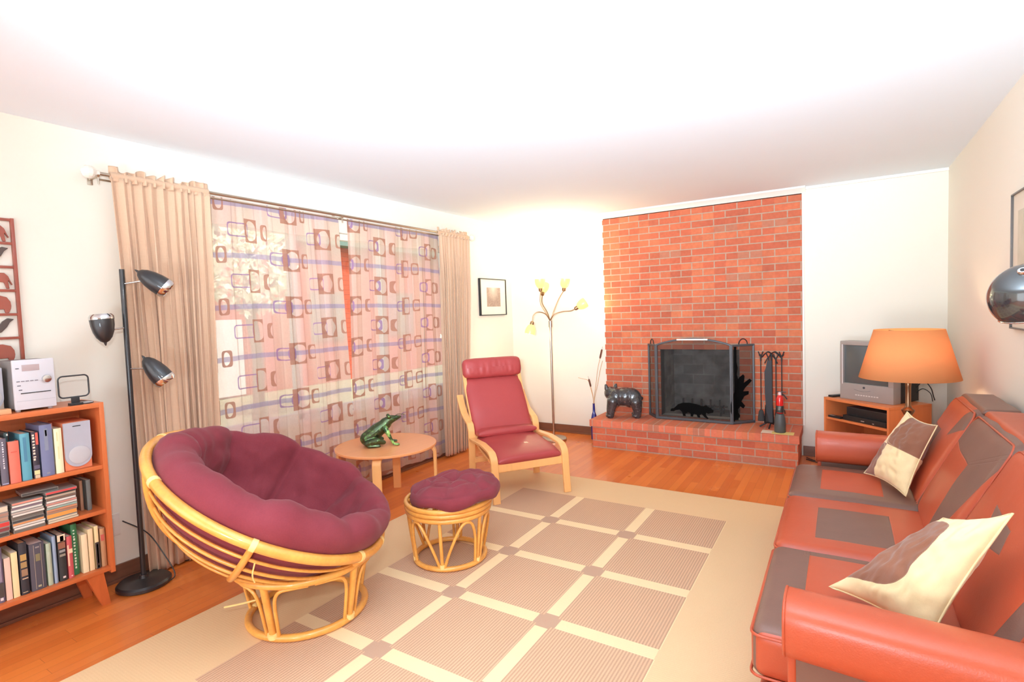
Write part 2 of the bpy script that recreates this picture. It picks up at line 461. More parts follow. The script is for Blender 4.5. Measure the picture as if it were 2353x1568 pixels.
b.box((FX0-.02, YB+.50, FZ0-.02), (FX1+.02, YB+.56, FZ1+.02)); b.box((FX0-.04, YB, FZ0-.02), (FX0, YB+.50, FZ1+.02)); b.box((FX1, YB, FZ0-.02), (FX1+.04, YB+.50, FZ1+.02))
b.box((FX0-.02, YB, FZ1), (FX1+.02, YB+.56, FZ1+.04)); b.box((FX0-.02, YB, FZ0-.04), (FX1+.02, YB+.56, FZ0))
fb = part('firebox', b, SOOT.mat, o, smooth=0)
# hearth
HY0 = 4.995
h = thing('brick_hearth', 'raised red brick hearth step running under the fireplace', 'hearth', (-1.255, 5.25, 0))
b = B(); b.box((BX0+.02, HY0+.02, 0), (BX1-.012, YB-.032, .217)); part('brick_base', b, brick_mat('hearth_face_brick', 'X', zoff=-.006+.0677*2, xoff=.03), h, smooth=0)
b = B(); b.box((BX0-.005, HY0, .217), (BX1, YB-.0235, .285), .006); part('cap_course', b, CAP, h, smooth=0)

# ------------------------------------------------------------------ window and what stands outside
b = B()
xm = XL-.07
for y0, y1 in ((WY0, WY0+.05), (WY1-.05, WY1), (2.50, 2.55), (3.40, 3.45)): b.box((xm-.03, y0, WZ0), (xm+.03, y1, WZ1), .004)
for z0, z1 in ((WZ0, WZ0+.05), (WZ1-.05, WZ1)): b.box((xm-.03, WY0+.05, z0), (xm+.03, WY1-.05, z1), .004)
b.box((XL-.04, WY0-.04, WZ0-.03), (XL+.025, WY1+.04, WZ0), .004)
win = struct('window_1', b, TRIMW)
for y0, y1 in ((WY0+.05, 2.50), (2.55, 3.40), (3.45, WY1-.05)):
    b = B(); b.box((xm-.003, y0, WZ0+.05), (xm+.003, y1, WZ1-.05)); p = obj('pane', b, PANE, parent=win, smooth=0)
# outdoors
GRASS = M('lawn_green', (176, 184, 138), .95).vary(.3, 3).mat
b = B(); b.box((-40, -20, -.45), (XL-.14, 40, -.40)); struct('lawn', b, GRASS)
SIDING = M('red_brown_siding', (176, 74, 44), .8)
def _siding():
    m = SIDING; x, y, z = m.xyz(); f = (z/.14).fract(); m.color(m.mix(f.lt(.07)*.7, m.c, (74, 36, 26))); m.vary(.15, 3)
_siding()
BARK = plain('tree_bark', (110, 92, 78), .9, g=(30, .4, .01))
WHITEP = plain('white_outdoor_paint', (236, 234, 228), .6)
ROOF = plain('grey_green_shingle', (88, 112, 96), .9, var=.2)
hs = thing('neighbouring_house', 'red brown board clad house beyond the window with a grey green roof', 'house', (-13, 9, -.4))
b = B(); b.box((-16.5, 4.2, -.4), (-12.5, 16, 3.6)); part('siding_wall', b, SIDING.mat, hs, smooth=0)
b = B(); b.prism([(-17, 3.5), (-12.1, 3.5), (-14.5, 5.3)], 'Y', 4.0, 16.2); part('roof', b, ROOF, hs, smooth=0)
for y0 in (9.6, 12.6):
    b = B(); b.box((-12.5, y0, .8), (-12.42, y0+1.1, 2.2), .01); wf = part('window', b, BARK, hs, smooth=0)
    b = B(); b.box((-12.42, y0+.1, .9), (-12.40, y0+1.0, 2.1)); part('pane', b, plain('dark_pane_%d' % int(y0*10), (120, 110, 104), .1), wf, smooth=0)
b = B(); b.box((-12.5, 6.75, -.35), (-12.38, 7.55, 1.48), .01); part('garage_door', b, WHITEP, hs, smooth=0)
LEAF = M('sunlit_leaves', (232, 236, 206), .8).vary(.35, 5).mat
tr = thing('garden_tree', 'pale leafy tree in sun on the lawn beyond the curtain', 'tree', (-8.4, 5.3, -.4))
b = B(); b.tube(smooth_path([(-8.4, 5.3, -.45), (-8.36, 5.34, .8), (-8.45, 5.28, 1.8), (-8.4, 5.35, 2.6)], 4), [.10-.002*i for i in range(13)], 10)
b.tube(smooth_path([(-8.42, 5.3, 1.5), (-8.3, 5.6, 2.0), (-8.2, 5.9, 2.6)], 4), .04, 8); part('trunk', b, BARK, tr)
b = B(); rg = random.Random(3)
for i in range(900):
    th, ph, rr = rg.uniform(0, 2*PI), math.acos(rg.uniform(-1, 1)), rg.uniform(.3, 1)**.5
    c = Vector((-8.4+.75*rr*math.sin(ph)*math.cos(th), 5.35+.75*rr*math.sin(ph)*math.sin(th), 2.35+.85*rr*math.cos(ph)))
    q = Quaternion((rg.random()-.5, rg.random()-.5, rg.random()-.5, rg.random()-.5)).normalized().to_matrix()
    s_ = rg.uniform(.06, .11)
    b.quad([c+q @ Vector(v)*s_ for v in ((-1, 0, 0), (0, -.5, .1), (1, 0, 0), (0, .5, .1))])
part('foliage', b, LEAF, tr, weld=False)

# ------------------------------------------------------------------ curtain rod and curtains
CX = XL+.10
rod = thing('curtain_rod', 'grey double curtain rod with a pale round finial above the window', 'curtain rod', (CX, 2.9, 2.20))
b = B(); b.tube([(CX, 1.27, 2.205), (CX, 4.55, 2.205)], .010, 12); part('pole', b, NICKEL, rod)
b = B(); b.tube([(CX-.045, 1.30, 2.185), (CX-.045, 4.52, 2.185)], .006, 10); part('inner_pole', b, NICKEL, rod)
for y in (1.275, 2.875, 4.50):
    b = B(); b.tube([(XL, y, 2.19), (CX+.004, y, 2.19), (CX+.010, y, 2.198)], .006, 8); b.box((XL, y-.012, 2.16), (XL+.005, y+.012, 2.225), .002)
    b.tube([(CX, y, 2.15), (CX, y, 2.195)], .004, 8); part('bracket', b, NICKEL, rod)
for y in (1.235, 4.585):
    b = B(); b.ball((CX, y, 2.205), .034, u=10, v=8); b.tube([(CX, y+(.022 if y < 2 else -.022), 2.205), (CX, y+(.045 if y < 2 else -.045), 2.205)], .014, 12)
    part('finial', b, M('frosted_finial', (232, 226, 214), .25, coat=.4).vary(.03, 20).mat, rod, smooth=20)

LINEN = M('beige_linen', (216, 182, 152), .9)
def _linen():
    m = LINEN; x, y, z = m.xyz(); n = m.noise(400, 2, m.vec(x, y, z*.12)); n2 = m.noise(260, 2, m.vec(x*.1, y*.1, z))
    m.color(m.scale(m.c, (n-.5)*.16+(n2-.5)*.10+1.0)); m.b.inputs['Sheen Weight'].default_value = .2
    tl = m.t.nodes.new('ShaderNodeBsdfTranslucent'); m.t.links.new(m.c, tl.inputs[0]); mx = m.t.nodes.new('ShaderNodeMixShader'); mx.inputs[0].default_value = .10
    m.t.links.new(m.b.outputs[0], mx.inputs[1]); m.t.links.new(tl.outputs[0], mx.inputs[2]); m.t.links.new(mx.outputs[0], m.out.inputs[0]); return m.mat
_linen()
def drape(y_top, y_bot, z_top, z_bot, folds, amp, x0, seed, uv=False, hem=0.0, close=1.0):
    rg = random.Random(seed); ph = [rg.uniform(0, 6.28) for _ in range(8)]; wd = [rg.uniform(.6, 1.5) for _ in range(folds*2+2)]
    cum = [0]
    for q in wd: cum.append(cum[-1]+q)
    tot = cum[-1]
    def fn(u, v):
        z = z_top+(z_bot-z_top)*v
        f = u*folds*2*1.0
        # uneven fold widths
        k = 0
        t = u*tot
        while k < len(wd)-1 and t > cum[k+1]: k += 1
        ang = (k+(t-cum[k])/wd[k])*PI
        a = amp*(.35+.65*min(1, v*5))*(1+.35*math.sin(3*v+ph[0]+k*.7))
        vc = min(1, v/close)
        y = (y_top[0]+(y_top[1]-y_top[0])*u)*(1-vc)+(y_bot[0]+(y_bot[1]-y_bot[0])*u)*vc
        y += (.012*math.sin(ang*2+ph[1])*min(1, v*4)+.010*math.sin(v*3+k*1.3+ph[2])*v)*(1-abs(2*u-1)**6)
        x = x0+a*math.cos(ang+.5*math.sin(2.2*v+ph[3]))+.006*math.sin(5*v+k)
        zz = z+hem*(math.sin(u*9+ph[4])+.5*math.sin(u*23+ph[5]))*v**6
        return (x, y, zz)
    return fn
def linen_curtain(y_top, y_bot, z_bot, folds, seed, label):
    t = thing('curtain', label, 'curtain', (CX, sum(y_top)/2, 0), group='plain beige linen curtains at the window ends')
    b = B(); b.grid(150, 60, drape(y_top, y_bot, 2.195, z_bot, folds, .017, CX+.012, seed)); o = part('drape', b, LINEN.mat, t, smooth=180)
    s = o.modifiers.new('thickness', 'SOLIDIFY'); s.thickness = .0015
    # gathered heading: a ruffle standing above the pole
    b = B(); rg = random.Random(seed+5); ph = [rg.uniform(0, 6.28) for _ in range(4)]
    def hd(u, v):
        y = y_top[0]+(y_top[1]-y_top[0])*u
        up = .5+.5*math.sin(u*41+ph[0])*math.sin(u*17+ph[1])
        edge = 1.0 if u < .07 or u > .84 else 0
        hgt = .052 if edge else .018+.038*up
        x = CX+.013*math.cos(u*folds*7+ph[2])*(1+v*.6)*(1-edge*.8)+(.012 if v < .5 else .0)
        return (x, y+.006*math.sin(u*folds*6+ph[3])*v, 2.175+(.03+hgt)*v)
    b.grid(170, 8, hd); o = part('heading', b, LINEN.mat, t, smooth=180)
    s = o.modifiers.new('thickness', 'SOLIDIFY'); s.thickness = .002
    b = B(); b.tube([(CX, y_top[0]+.004, 2.205), (CX, y_top[1]-.004, 2.205)], .020, 14); part('rod_pocket', b, LINEN.mat, t)
    return t
linen_curtain((1.325, 1.845), (1.375, 1.80), .012, 10, 11, 'wide beige linen curtain behind the black floor lamp, by the bookcase')
linen_curtain((4.025, 4.515), (4.02, 4.36), .02, 9, 23, 'narrower beige linen curtain beside the small framed picture')

SHEER = M('patterned_sheer', (226, 196, 184), .85)
def _sheer():
    m = SHEER
    at = m.t.nodes.new('ShaderNodeUVMap'); sp = m.t.nodes.new('ShaderNodeSeparateXYZ'); m.t.links.new(at.outputs[0], sp.inputs[0])
    u, v = Ex(m.t, sp.outputs[0]), Ex(m.t, sp.outputs[1])     # metres across and up
    cell = (u/.30).floor(); odd = cell.mod(2.0); cu = (u/.30).fract()*.30
    vv = (v+odd*.167)/.334; cv = (vv.fract()-.5)*.334
    def sup(cx, rx, ry, p=2.0, dv=0.0):
        a = ((cu-cx)/rx).abs().pow(p); c = ((cv-dv)/ry).abs().pow(p); return a+c
    def rect(cx, hx, hy): return (cu-cx).abs().lt(hx)*cv.abs().lt(hy)
    big = rect(.150, .060, .078)*(sup(.153, .049, .066, 2.1).gt(1.0))
    small = sup(.262, .029, .054, 6.0).lt(1.0)*sup(.262, .019, .043, 2.2).gt(1.0)
    prpl = sup(.066, .060, .046, 6.0).lt(1.0)*sup(.066, .052, .038, 4.0).gt(1.0)
    prpl2 = sup(.106, .018, .050, 3.0).lt(1.0)*sup(.106, .010, .030, 2.0).gt(1.0)
    brown = (big+small).min(1.0); purple = (prpl+prpl2).min(1.0)
    bv = ((v/.334).fract()-.5)*.334
    wob = (u*7.0).sin()*.004
    band = (bv+wob).abs().lt(.016)*.85+(bv+wob).abs().lt(.020)*.15
    vl = ((u/.15).fract()-.31).abs().lt(.016)
    hl = (((v+odd*.05)/.167).fract()-.2).abs().lt(.008)*cu.lt(.2)*.0
    stripe = (u*26.0).sin()*.5+.5
    base = m.mix(stripe, (232, 212, 192), (242, 208, 194))
    c = m.mix(vl*.40, base, (160, 126, 118)); c = m.mix(band*.70, c, (158, 146, 178)); c = m.mix(purple*.9, c, (166, 130, 170)); c = m.mix(brown*.90, c, (186, 132, 110))
    thr = m.noise(900, 1, m.vec(u, v*.05, 0.0)); thr2 = m.noise(700, 1, m.vec(u*.05, v, 3.0))
    c = m.scale(c, (thr-.5)*.2+(thr2-.5)*.2+1.0); m.color(c)
    dense = (brown*.30+purple*.22+band*.18+vl*.12).min(.26)+.71
    dense = (dense+(v.gt(2.03)*.2)).min(.97)
    tr = m.t.nodes.new('ShaderNodeBsdfTransparent'); tl = m.t.nodes.new('ShaderNodeBsdfTranslucent'); m.t.links.new(c, tl.inputs[0])
    df = m.t.nodes.new('ShaderNodeBsdfDiffuse'); m.t.links.new(c, df.inputs[0])
    m1 = m.t.nodes.new('ShaderNodeMixShader'); m1.inputs[0].default_value = .30; m.t.links.new(df.outputs[0], m1.inputs[1]); m.t.links.new(tl.outputs[0], m1.inputs[2])
    m2 = m.t.nodes.new('ShaderNodeMixShader'); m.t.links.new(dense.k, m2.inputs[0]); m.t.links.new(tr.outputs[0], m2.inputs[1]); m.t.links.new(m1.outputs[0], m2.inputs[2])
    m.t.links.new(m2.outputs[0], m.out.inputs[0]); return m.mat
_sheer()
def sheer(y_top, y_bot, folds, seed, u0, label):
    t = thing('sheer_curtain', label, 'curtain', (CX-.045, sum(y_top)/2, 0), group='patterned sheer curtains')
    fn = drape(y_top, y_bot, 2.20, .045, folds, .0065, CX-.055, seed, hem=.012, close=.60)
    b = B(); nu, nv = 170, 60; V = [[None]*(nv+1) for _ in range(nu+1)]; L = b.bm.loops.layers.uv.verify()
    W = (y_top[1]-y_top[0])
    for i in range(nu+1):
        for j in range(nv+1): V[i][j] = b.bm.verts.new(fn(i/nu, j/nv))
    sg = random.Random(seed); pp = [sg.uniform(0, 6.3) for _ in range(3)]
    def U(i, j):
        s_ = i/nu*W; return (u0+s_+.018*math.sin(s_*17+pp[0])+.010*math.sin(s_*41+pp[1]), 2.20-(2.155*j/nv)+.006*math.sin(s_*9+pp[2]))
    for i in range(nu):
        for j in range(nv):
            f = b.bm.faces.new((V[i][j], V[i+1][j], V[i+1][j+1], V[i][j+1]))
            for lp, (p, q) in zip(f.loops, ((i, j), (i+1, j), (i+1, j+1), (i, j+1))): lp[L].uv = U(p, q)
    part('drape', b, SHEER.mat, t, smooth=180)
sheer((1.84, 2.878), (1.84, 2.932), 7, 31, .32-.16, 'left hand patterned sheer curtain of brown and purple ovals, behind the bowl chair')
sheer((2.968, 4.10), (2.938, 4.09), 8, 47, .08, 'right hand patterned sheer curtain of brown and purple ovals, behind the frog')

# ------------------------------------------------------------------ rug
def _rug():
    m = M('tan_flatweave', (226, 190, 152), .95); x, y, z = m.xyz()
    X = x+(-1.41); Y = y+2.335
    u = (X+2.16)/.53; v = (Y*-1.0+3.575)/.523
    inb = u.between(0.0, 2.885)*v.between(0.0, 4.862)
    fu, fv = u.fract(), v.fract(); su, sv = fu.lt(.877), fv.lt(.86)
    sq = su*sv*inb
    gu, gv = su.inv(), sv.inv()
    stripe = (gu*sv+gv*su)*inb
    du = ((fu+.0615).fract()-.5).abs()*-1.0+.5; dv = ((fv+.07).fract()-.5).abs()*-1.0+.5
    cross = du.lt(.105)*dv.lt(.105)*inb*u.between(.5, 2.6)*v.between(.5, 4.6)
    cross = cross*(sq.inv())
    rib = (X*(2*PI/.0135)).sin()*.5+.5; rib2 = (Y*(2*PI/.0115)).sin()*.5+.5
    n = m.noise(240, 2); n2 = m.noise(3, 3)
    brn = m.mix(rib*.75+n*.25, (178, 140, 112), (222, 182, 146))
    c = m.mix(sq, m.mix(n*.5, (226, 192, 146), (232, 200, 156)), brn)
    c = m.mix(stripe, c, (240, 214, 168)); c = m.mix(cross, c, (188, 152, 126))
    c = m.scale(c, (n-.5)*.12+(n2-.5)*.06+1.0); m.color(c)
    m.bump(rib*sq*.8+n*.4+rib2*.15, .35, .003); return m.mat
b = B(); b.box((-1.22, -1.675, 0), (1.22, 1.675, .009), .003)
o = obj('rug', b, _rug(), loc=(-1.41, 2.335, 0)); tag(o, 'large tan rug with a grid of brown squares and cream stripes on the wood floor', 'rug')
RUGZ = .0098

# ------------------------------------------------------------------ bookcase
BKX, BKY1, BKY0 = -3.125, 1.16, .28           # front face, right side, hidden left side
bc = thing('bookcase', 'orange teak bookcase on splayed legs against the left wall', 'bookcase', (-3.25, .72, 0))
b = B(); b.box((XL+.02, BKY1-.020, .166), (BKX, BKY1, 1.030), .002); part('side_panel', b, TEAKZ, bc)
b = B(); b.box((XL+.02, BKY0, .166), (BKX, BKY0+.020, 1.030), .002); part('side_panel', b, TEAKZ, bc)
b = B(); b.box((XL+.02, BKY0+.02, 1.006), (BKX, BKY1-.020, 1.030), .002); part('top_panel', b, TEAK, bc)
SH = {'a': .716, 'b': .492, 'c': .200}
for k, z in SH.items():
    d = 0 if k == 'c' else .012
    b = B(); b.box((XL+.03, BKY0+.02, z-.020), (BKX-d, BKY1-.020, z), .002); part('bottom_panel' if k == 'c' else 'shelf', b, TEAK, bc)
b = B(); b.box((XL+.022, BKY0+.02, .18), (XL+.030, BKY1-.02, 1.006)); part('back_panel', b, TEAKZ, bc, smooth=0)
for (y0, y1, x0, x1) in ((1.075, 1.125, -3.15, -3.172), (.34, .30, -3.15, -3.172), (1.075, 1.11, -3.33, -3.345), (.34, .31, -3.33, -3.345)):
    b = B(); s1, s2 = .036, .018
    pts = [((x0, y0, .180), s1), ((x1, y1, 0.0), s2)]
    vs = []
    for (c, s_) in pts:
        vs.append([b.bm.verts.new((c[0]+dx*s_*.45, c[1]+dy*s_, c[2])) for dx, dy in ((-1, -1), (1, -1), (1, 1), (-1, 1))])
    for k in range(4): b.bm.faces.new((vs[0][k], vs[0][(k+1) % 4], vs[1][(k+1) % 4], vs[1][k]))
    b.bm.faces.new(vs[0]); b.bm.faces.new(vs[1]); part('leg', b, TEAKZ, bc, smooth=0)

_mc = {}
def cmat(c, rough=.55, g=None):
    k = (tuple(c), rough)
    if k not in _mc: _mc[k] = plain('cloth_%d_%d_%d' % tuple(c), c, rough, g=g)
    return _mc[k]
def book(y0, y1, z0, hgt, cover, label, deep=.15, front=-3.152, marks=(), paper=None, soft=False, group=None):
    """an upright book, spine to the room (+x)"""
    y0 += .0012; y1 -= .0012
    t = thing('book', label, 'book', (front-deep/2, (y0+y1)/2, z0), group=group)
    b = B(); th = .0025 if not soft else .0012; w_ = y1-y0; z1 = z0+hgt; bx = front-deep
    sq = .003 if not soft else 0
    b.box((bx, y0, z0), (front-.004, y0+th, z1)); b.box((bx, y1-th, z0), (front-.004, y1, z1))
    n = 6; prof = [(front-.004+(.004 if not soft else .001)*math.sin(PI*i/n), y0+w_*i/n) for i in range(n+1)]
    poly = prof+[(front-.007, y1), (front-.007, y0)]
    b.prism(poly, 'Z', z0, z1); part('cover', b, cmat(cover), t, smooth=30)
    b = B(); b.box((bx+.004, y0+th, z0+sq), (front-.007, y1-th, z1-sq)); part('pages', b, cmat(paper or (226, 210, 186), .85), t, smooth=0)
    for (u0, u1, v0, v1, col) in marks:       # blocks printed on the spine, fractions of its width and height
        b = B(); b.box((front-.001, y0+w_*u0, z0+hgt*v0), (front+.0007, y0+w_*u1, z0+hgt*v1)); part('spine_print', b, cmat(col, .5), t, smooth=0)
    return t
ZA, ZB, ZCs = SH['a']+.0008, SH['b']+.0008, SH['c']+.0008
def glyphs(u0, u1, v0, v1, col, n, seed):
    rg = random.Random(seed); out = []; s_ = (v1-v0)/n
    for i in range(n):
        a = v0+s_*i
        out.append((u0, u1-rg.uniform(0, .25)*(u1-u0), a+s_*.12, a+s_*rg.uniform(.45, .85), col))
    return out
# top shelf
gA = 'books on the top shelf of the bookcase'
book(.745, .767, ZA, .195, (232, 226, 208), 'cream book at the left end of the top shelf row', group=gA)
book(.770, .797, ZA, .207, (104, 100, 112), 'grey book with a white vertical title on the top shelf', marks=glyphs(.38, .58, .35, .95, (228, 222, 226), 12, 1)+[(.1, .9, .015, .035, (176, 172, 200))], group=gA)
book(.801, .817, ZA, .226, (58, 74, 74), 'tall dark green book set back behind the salmon one', front=-3.20, deep=.14, marks=[(.55, .95, .93, .97, (214, 222, 214))], group=gA)
book(.799, .838, ZA, .188, (232, 116, 96), 'salmon red cloth book on the top shelf', front=-3.148, deep=.045, marks=[(.2, .75, .74, .76, (214, 92, 76))], group=gA)
book(.841, .877, ZA, .215, (96, 162, 178), 'teal cloth book on the top shelf', marks=[(.3, .62, .40, .92, (78, 132, 158))], group=gA)
book(.881, .907, ZA, .215, (58, 52, 62), 'black book with cream and red title blocks on the top shelf', marks=glyphs(.1, .5, .38, .97, (236, 216, 196), 9, 2)+[(.6, .98, .72, .98, (222, 96, 82)), (.08, .9, .08, .17, (232, 214, 156)), (.15, .9, .0, .07, (214, 190, 156)), (.1, .95, .2, .28, (96, 90, 108))], paper=(214, 190, 170), group=gA)
book(.911, .960, ZA, .240, (116, 122, 154), 'thick slate blue book, tallest on the top shelf', deep=.17, marks=[(.33, .62, .5, .93, (134, 140, 158)), (.42, .56, .78, .9, (196, 192, 178)), (.35, .6, .04, .07, (140, 140, 148))], paper=(176, 186, 204), group=gA)
book(.963, .995, ZA, .214, (244, 234, 192), 'cream yellow book beside the speaker on the top shelf', marks=[(.3, .42, .72, .92, (232, 214, 160)), (.35, .5, .32, .6, (236, 220, 166))], group=gA)
book(.974, .984, ZA, .234, (222, 150, 128), 'thin pink book set back beside the speaker', front=-3.22, deep=.13, group=gA)
# bottom shelf
gC = 'books on the bottom shelf of the bookcase'
book(.728, .752, ZCs, .246, (108, 98, 118), 'dark mauve book at the left end of the bottom shelf', marks=[(.1, .7, .38, .9, (146, 138, 156)), (.25, .7, .04, .09, (226, 220, 220)), (.1, .9, .1, .36, (78, 70, 66))], group=gC)
book(.754, .777, ZCs, .190, (240, 206, 186), 'pale pink paperback on the bottom shelf', soft=True, group=gC)
book(.778, .802, ZCs, .206, (246, 226, 172), 'pale yellow paperback on the bottom shelf', soft=True, group=gC)
book(.805, .836, ZCs, .238, (54, 54, 60), 'black book with gold oval prints on its spine', marks=[(.12, .85, .66, .78, (190, 156, 92)), (.12, .85, .52, .63, (168, 140, 92)), (.15, .9, .36, .49, (158, 126, 98)), (.2, .9, .3, .32, (206, 180, 150)), (.15, .75, .04, .055, (186, 164, 132))], paper=(206, 164, 122), group=gC)
book(.841, .897, ZCs, .218, (84, 82, 92), 'thick charcoal book with gilt lines and a small emblem', deep=.18, marks=[(.28, .31, .03, .97, (168, 152, 136)), (.74, .77, .03, .97, (168, 152, 136)), (.38, .68, .62, .77, (136, 128, 92)), (.4, .66, .9, .93, (150, 142, 138)), (.42, .64, .06, .1, (182, 176, 140))], paper=(232, 212, 200), group=gC)
book(.901, .922, ZCs, .200, (176, 192, 166), 'pale sage green book on the bottom shelf', marks=[(.2, .6, .3, .8, (190, 202, 180))], group=gC)
book(.925, .941, ZCs, .226, (150, 170, 192), 'slim pale blue book on the bottom shelf', group=gC)
book(.944, .976, ZCs, .224, (52, 54, 54), 'black book with a cream top and portrait on the spine', marks=[(.0, 1, .86, 1.0, (240, 220, 186)), (.35, .8, .84, .97, (104, 72, 52)), (.05, .95, .70, .83, (150, 100, 78)), (.15, .9, .62, .67, (150, 150, 148)), (.15, .9, .53, .58, (146, 140, 124)), (.4, .75, .06, .1, (236, 224, 220))], group=gC)
book(.979, 1.002, ZCs, .204, (204, 92, 94), 'red and cream book on the bottom shelf', marks=[(.0, .3, .3, .8, (240, 206, 176)), (.3, .95, .6, .7, (242, 220, 180)), (.4, .7, .04, .07, (246, 200, 190))], group=gC)
book(1.004, 1.030, ZCs, .250, (58, 122, 78), 'tall green book with a white vertical title', front=-3.172, marks=glyphs(.3, .62, .12, .92, (232, 242, 222), 13, 5), paper=(150, 140, 120), group=gC)
book(1.036, 1.062, ZCs, .190, (248, 232, 190), 'cream paperback right of the green book', soft=True, group=gC)
book(1.064, 1.086, ZCs, .208, (246, 222, 176), 'cream paperback, third from the right of the bottom shelf', soft=True, group=gC)
book(1.090, 1.109, ZCs, .214, (248, 228, 172), 'cream paperback with a black lower spine', soft=True, marks=[(.0, 1, .0, .62, (74, 64, 62)), (.3, .7, .12, .58, (120, 110, 96)), (.3, .7, .02, .08, (200, 200, 216))], group=gC)
book(1.113, 1.137, ZCs, .194, (188, 144, 104), 'tan book with a red patch at the right end of the bottom shelf', marks=[(.1, .75, .68, .84, (196, 98, 88))], group=gC)
# middle shelf: stacks of disc cases
CDC = plain('clear_case_edge', (150, 144, 136), .25, coat=.2)
cd_n = [0]
def cd(cx, cy, z, dy, spine, label, th=.0102, dx=.125, rot=0.0, name='disc_case', cat='disc case', group=None):
    t = thing(name, label, cat, (cx, cy, z), rot, group)
    b = B(); b.box((-dx/2, -dy/2, .0002), (dx/2, dy/2, th*.42), .0004); b.box((-dx/2, -dy/2, th*.5), (dx/2, dy/2, th-.0003), .0004); part('shell', b, CDC, t, world=False, smooth=0)
    b = B(); b.box((-dx/2+.002, -dy/2+.002, th*.14), (dx/2+.0008, dy/2-.002, th*.86)); part('spine_insert', b, cmat(spine), t, world=False, smooth=0)
ordw = ['bottom', 'second', 'third', 'fourth', 'fifth', 'sixth', 'seventh', 'eighth', 'ninth', 'tenth', 'eleventh', 'twelfth', 'thirteenth', 'top']
def cdstack(cols, y0, y1, name, rg, x=-3.205):
    z = ZB
    for i, (c, th, lab) in enumerate(cols):
        pos = 'bottom' if i == 0 else ('top' if i == len(cols)-1 else ordw[i])
        tail = ' up' if pos not in ('bottom', 'top') else ''
        dy = y1-y0-rg.uniform(0, .006)
        cd(x+rg.uniform(-.004, .004), (y0+y1)/2+rg.uniform(-.002, .002), z, dy, c, '%s disc case, %s%s in the %s disc stack' % (lab, pos, tail, name), th=th, group='disc cases in the %s stack' % name)
        z += th
    return z
rg = random.Random(5)
W_, G_, K_ = (226, 220, 208), (110, 104, 94), (70, 64, 60)
cdstack([(G_, .014, 'grey'), (W_, .0104, 'white'), (W_, .0104, 'white'), ((214, 146, 90), .0104, 'tan'), (K_, .0104, 'dark'), (G_, .018, 'grey'), (W_, .0104, 'white'), ((186, 172, 160), .0104, 'beige'), (W_, .0104, 'white'), ((132, 116, 128), .0104, 'mauve'), (W_, .0104, 'white'), ((226, 138, 116), .0104, 'salmon')], .790, .905, 'middle', rg)
zt = cdstack([((212, 196, 166), .0104, 'cream'), ((212, 196, 166), .0104, 'cream'), ((236, 156, 74), .024, 'wide orange'), ((176, 124, 96), .0104, 'brown'), ((206, 140, 100), .0104, 'tan'), ((148, 172, 158), .0104, 'green grey'), (W_, .0104, 'white'), ((202, 140, 126), .0104, 'rose'), (W_, .0104, 'white'), ((128, 96, 78), .0104, 'brown'), ((196, 176, 150), .0104, 'beige'), (K_, .0104, 'dark')], .912, 1.030, 'right hand', rg)
cd(-3.195, .972, zt, .118, (206, 72, 70), 'red disc case with a blue end lying on the right hand disc stack', th=.012, rot=-.04)
cd(-3.215, .905, zt+.0125, .13, K_, 'black case lying loose across the tops of the disc stacks', th=.014, rot=-.10, dx=.12)
cdstack([(K_, .022, 'thick black'), ((136, 62, 62), .020, 'maroon'), ((206, 62, 58), .024, 'bright red'), ((176, 138, 116), .022, 'brown'), ((168, 128, 110), .018, 'light brown'), ((240, 206, 180), .030, 'thick pink')], .690, .782, 'left hand', rg)
book(1.066, 1.082, ZB, .150, (170, 124, 96), 'small brown book standing beside the disc stacks', front=-3.215, deep=.13)
book(1.085, 1.106, ZB, .152, (112, 116, 112), 'small grey green book standing at the right of the middle shelf', front=-3.19, deep=.15)
# speaker on the top shelf
SILV = plain('silver_plastic', (206, 206, 212), .4, .1); GRILL = M('grey_grille_cloth', (176, 176, 184), .9).vary(.05, 20).grain(700, .3, .001).mat
def speaker(name, label, lo, hi, wood_):
    t = thing(name, label, 'speaker', ((lo[0]+hi[0])/2, (lo[1]+hi[1])/2, lo[2]))
    b = B(); b.box(lo, hi, .003); part('cabinet', b, wood_, t)
    y0, y1, z1, x = lo[1], hi[1], hi[2], hi[0]; w_ = y1-y0; c = (y0+y1)/2
    n = 20; rr = w_/2-.001; zc = lo[2]+rr+.014
    poly = [(y0+.001, z1-.002), (y0+.001, zc)]+[(c-rr*math.cos(PI*i/n), zc-rr*math.sin(PI*i/n)) for i in range(n+1)]+[(y1-.001, z1-.002)]
    b = B(); b.prism(poly, 'X', x, x+.010); g = part('grille', b, GRILL, t, smooth=30)
    b = B(); b.lathe([(.041, 0), (.043, .002), (.041, .003), (.02, .0025)], seg=32, M4=Matrix.Translation((x+.010, c+.002, zc+.004)) @ Matrix.Rotation(PI/2, 4, 'Y')); part('woofer_bulge', b, plain('woofer_bulge_grey', (190, 188, 190), .8), g)
    b = B(); b.box((x+.010, c-.018, z1-.022), (x+.0112, c+.014, z1-.018)); part('badge', b, BLACKP, g, smooth=0)
speaker('speaker', 'silver fronted speaker with a round woofer on the top shelf beside the books', (-3.33, 1.000, ZA), (-3.160, 1.108, ZA+.232), plain('speaker_orange_wood', (226, 132, 92), .5))
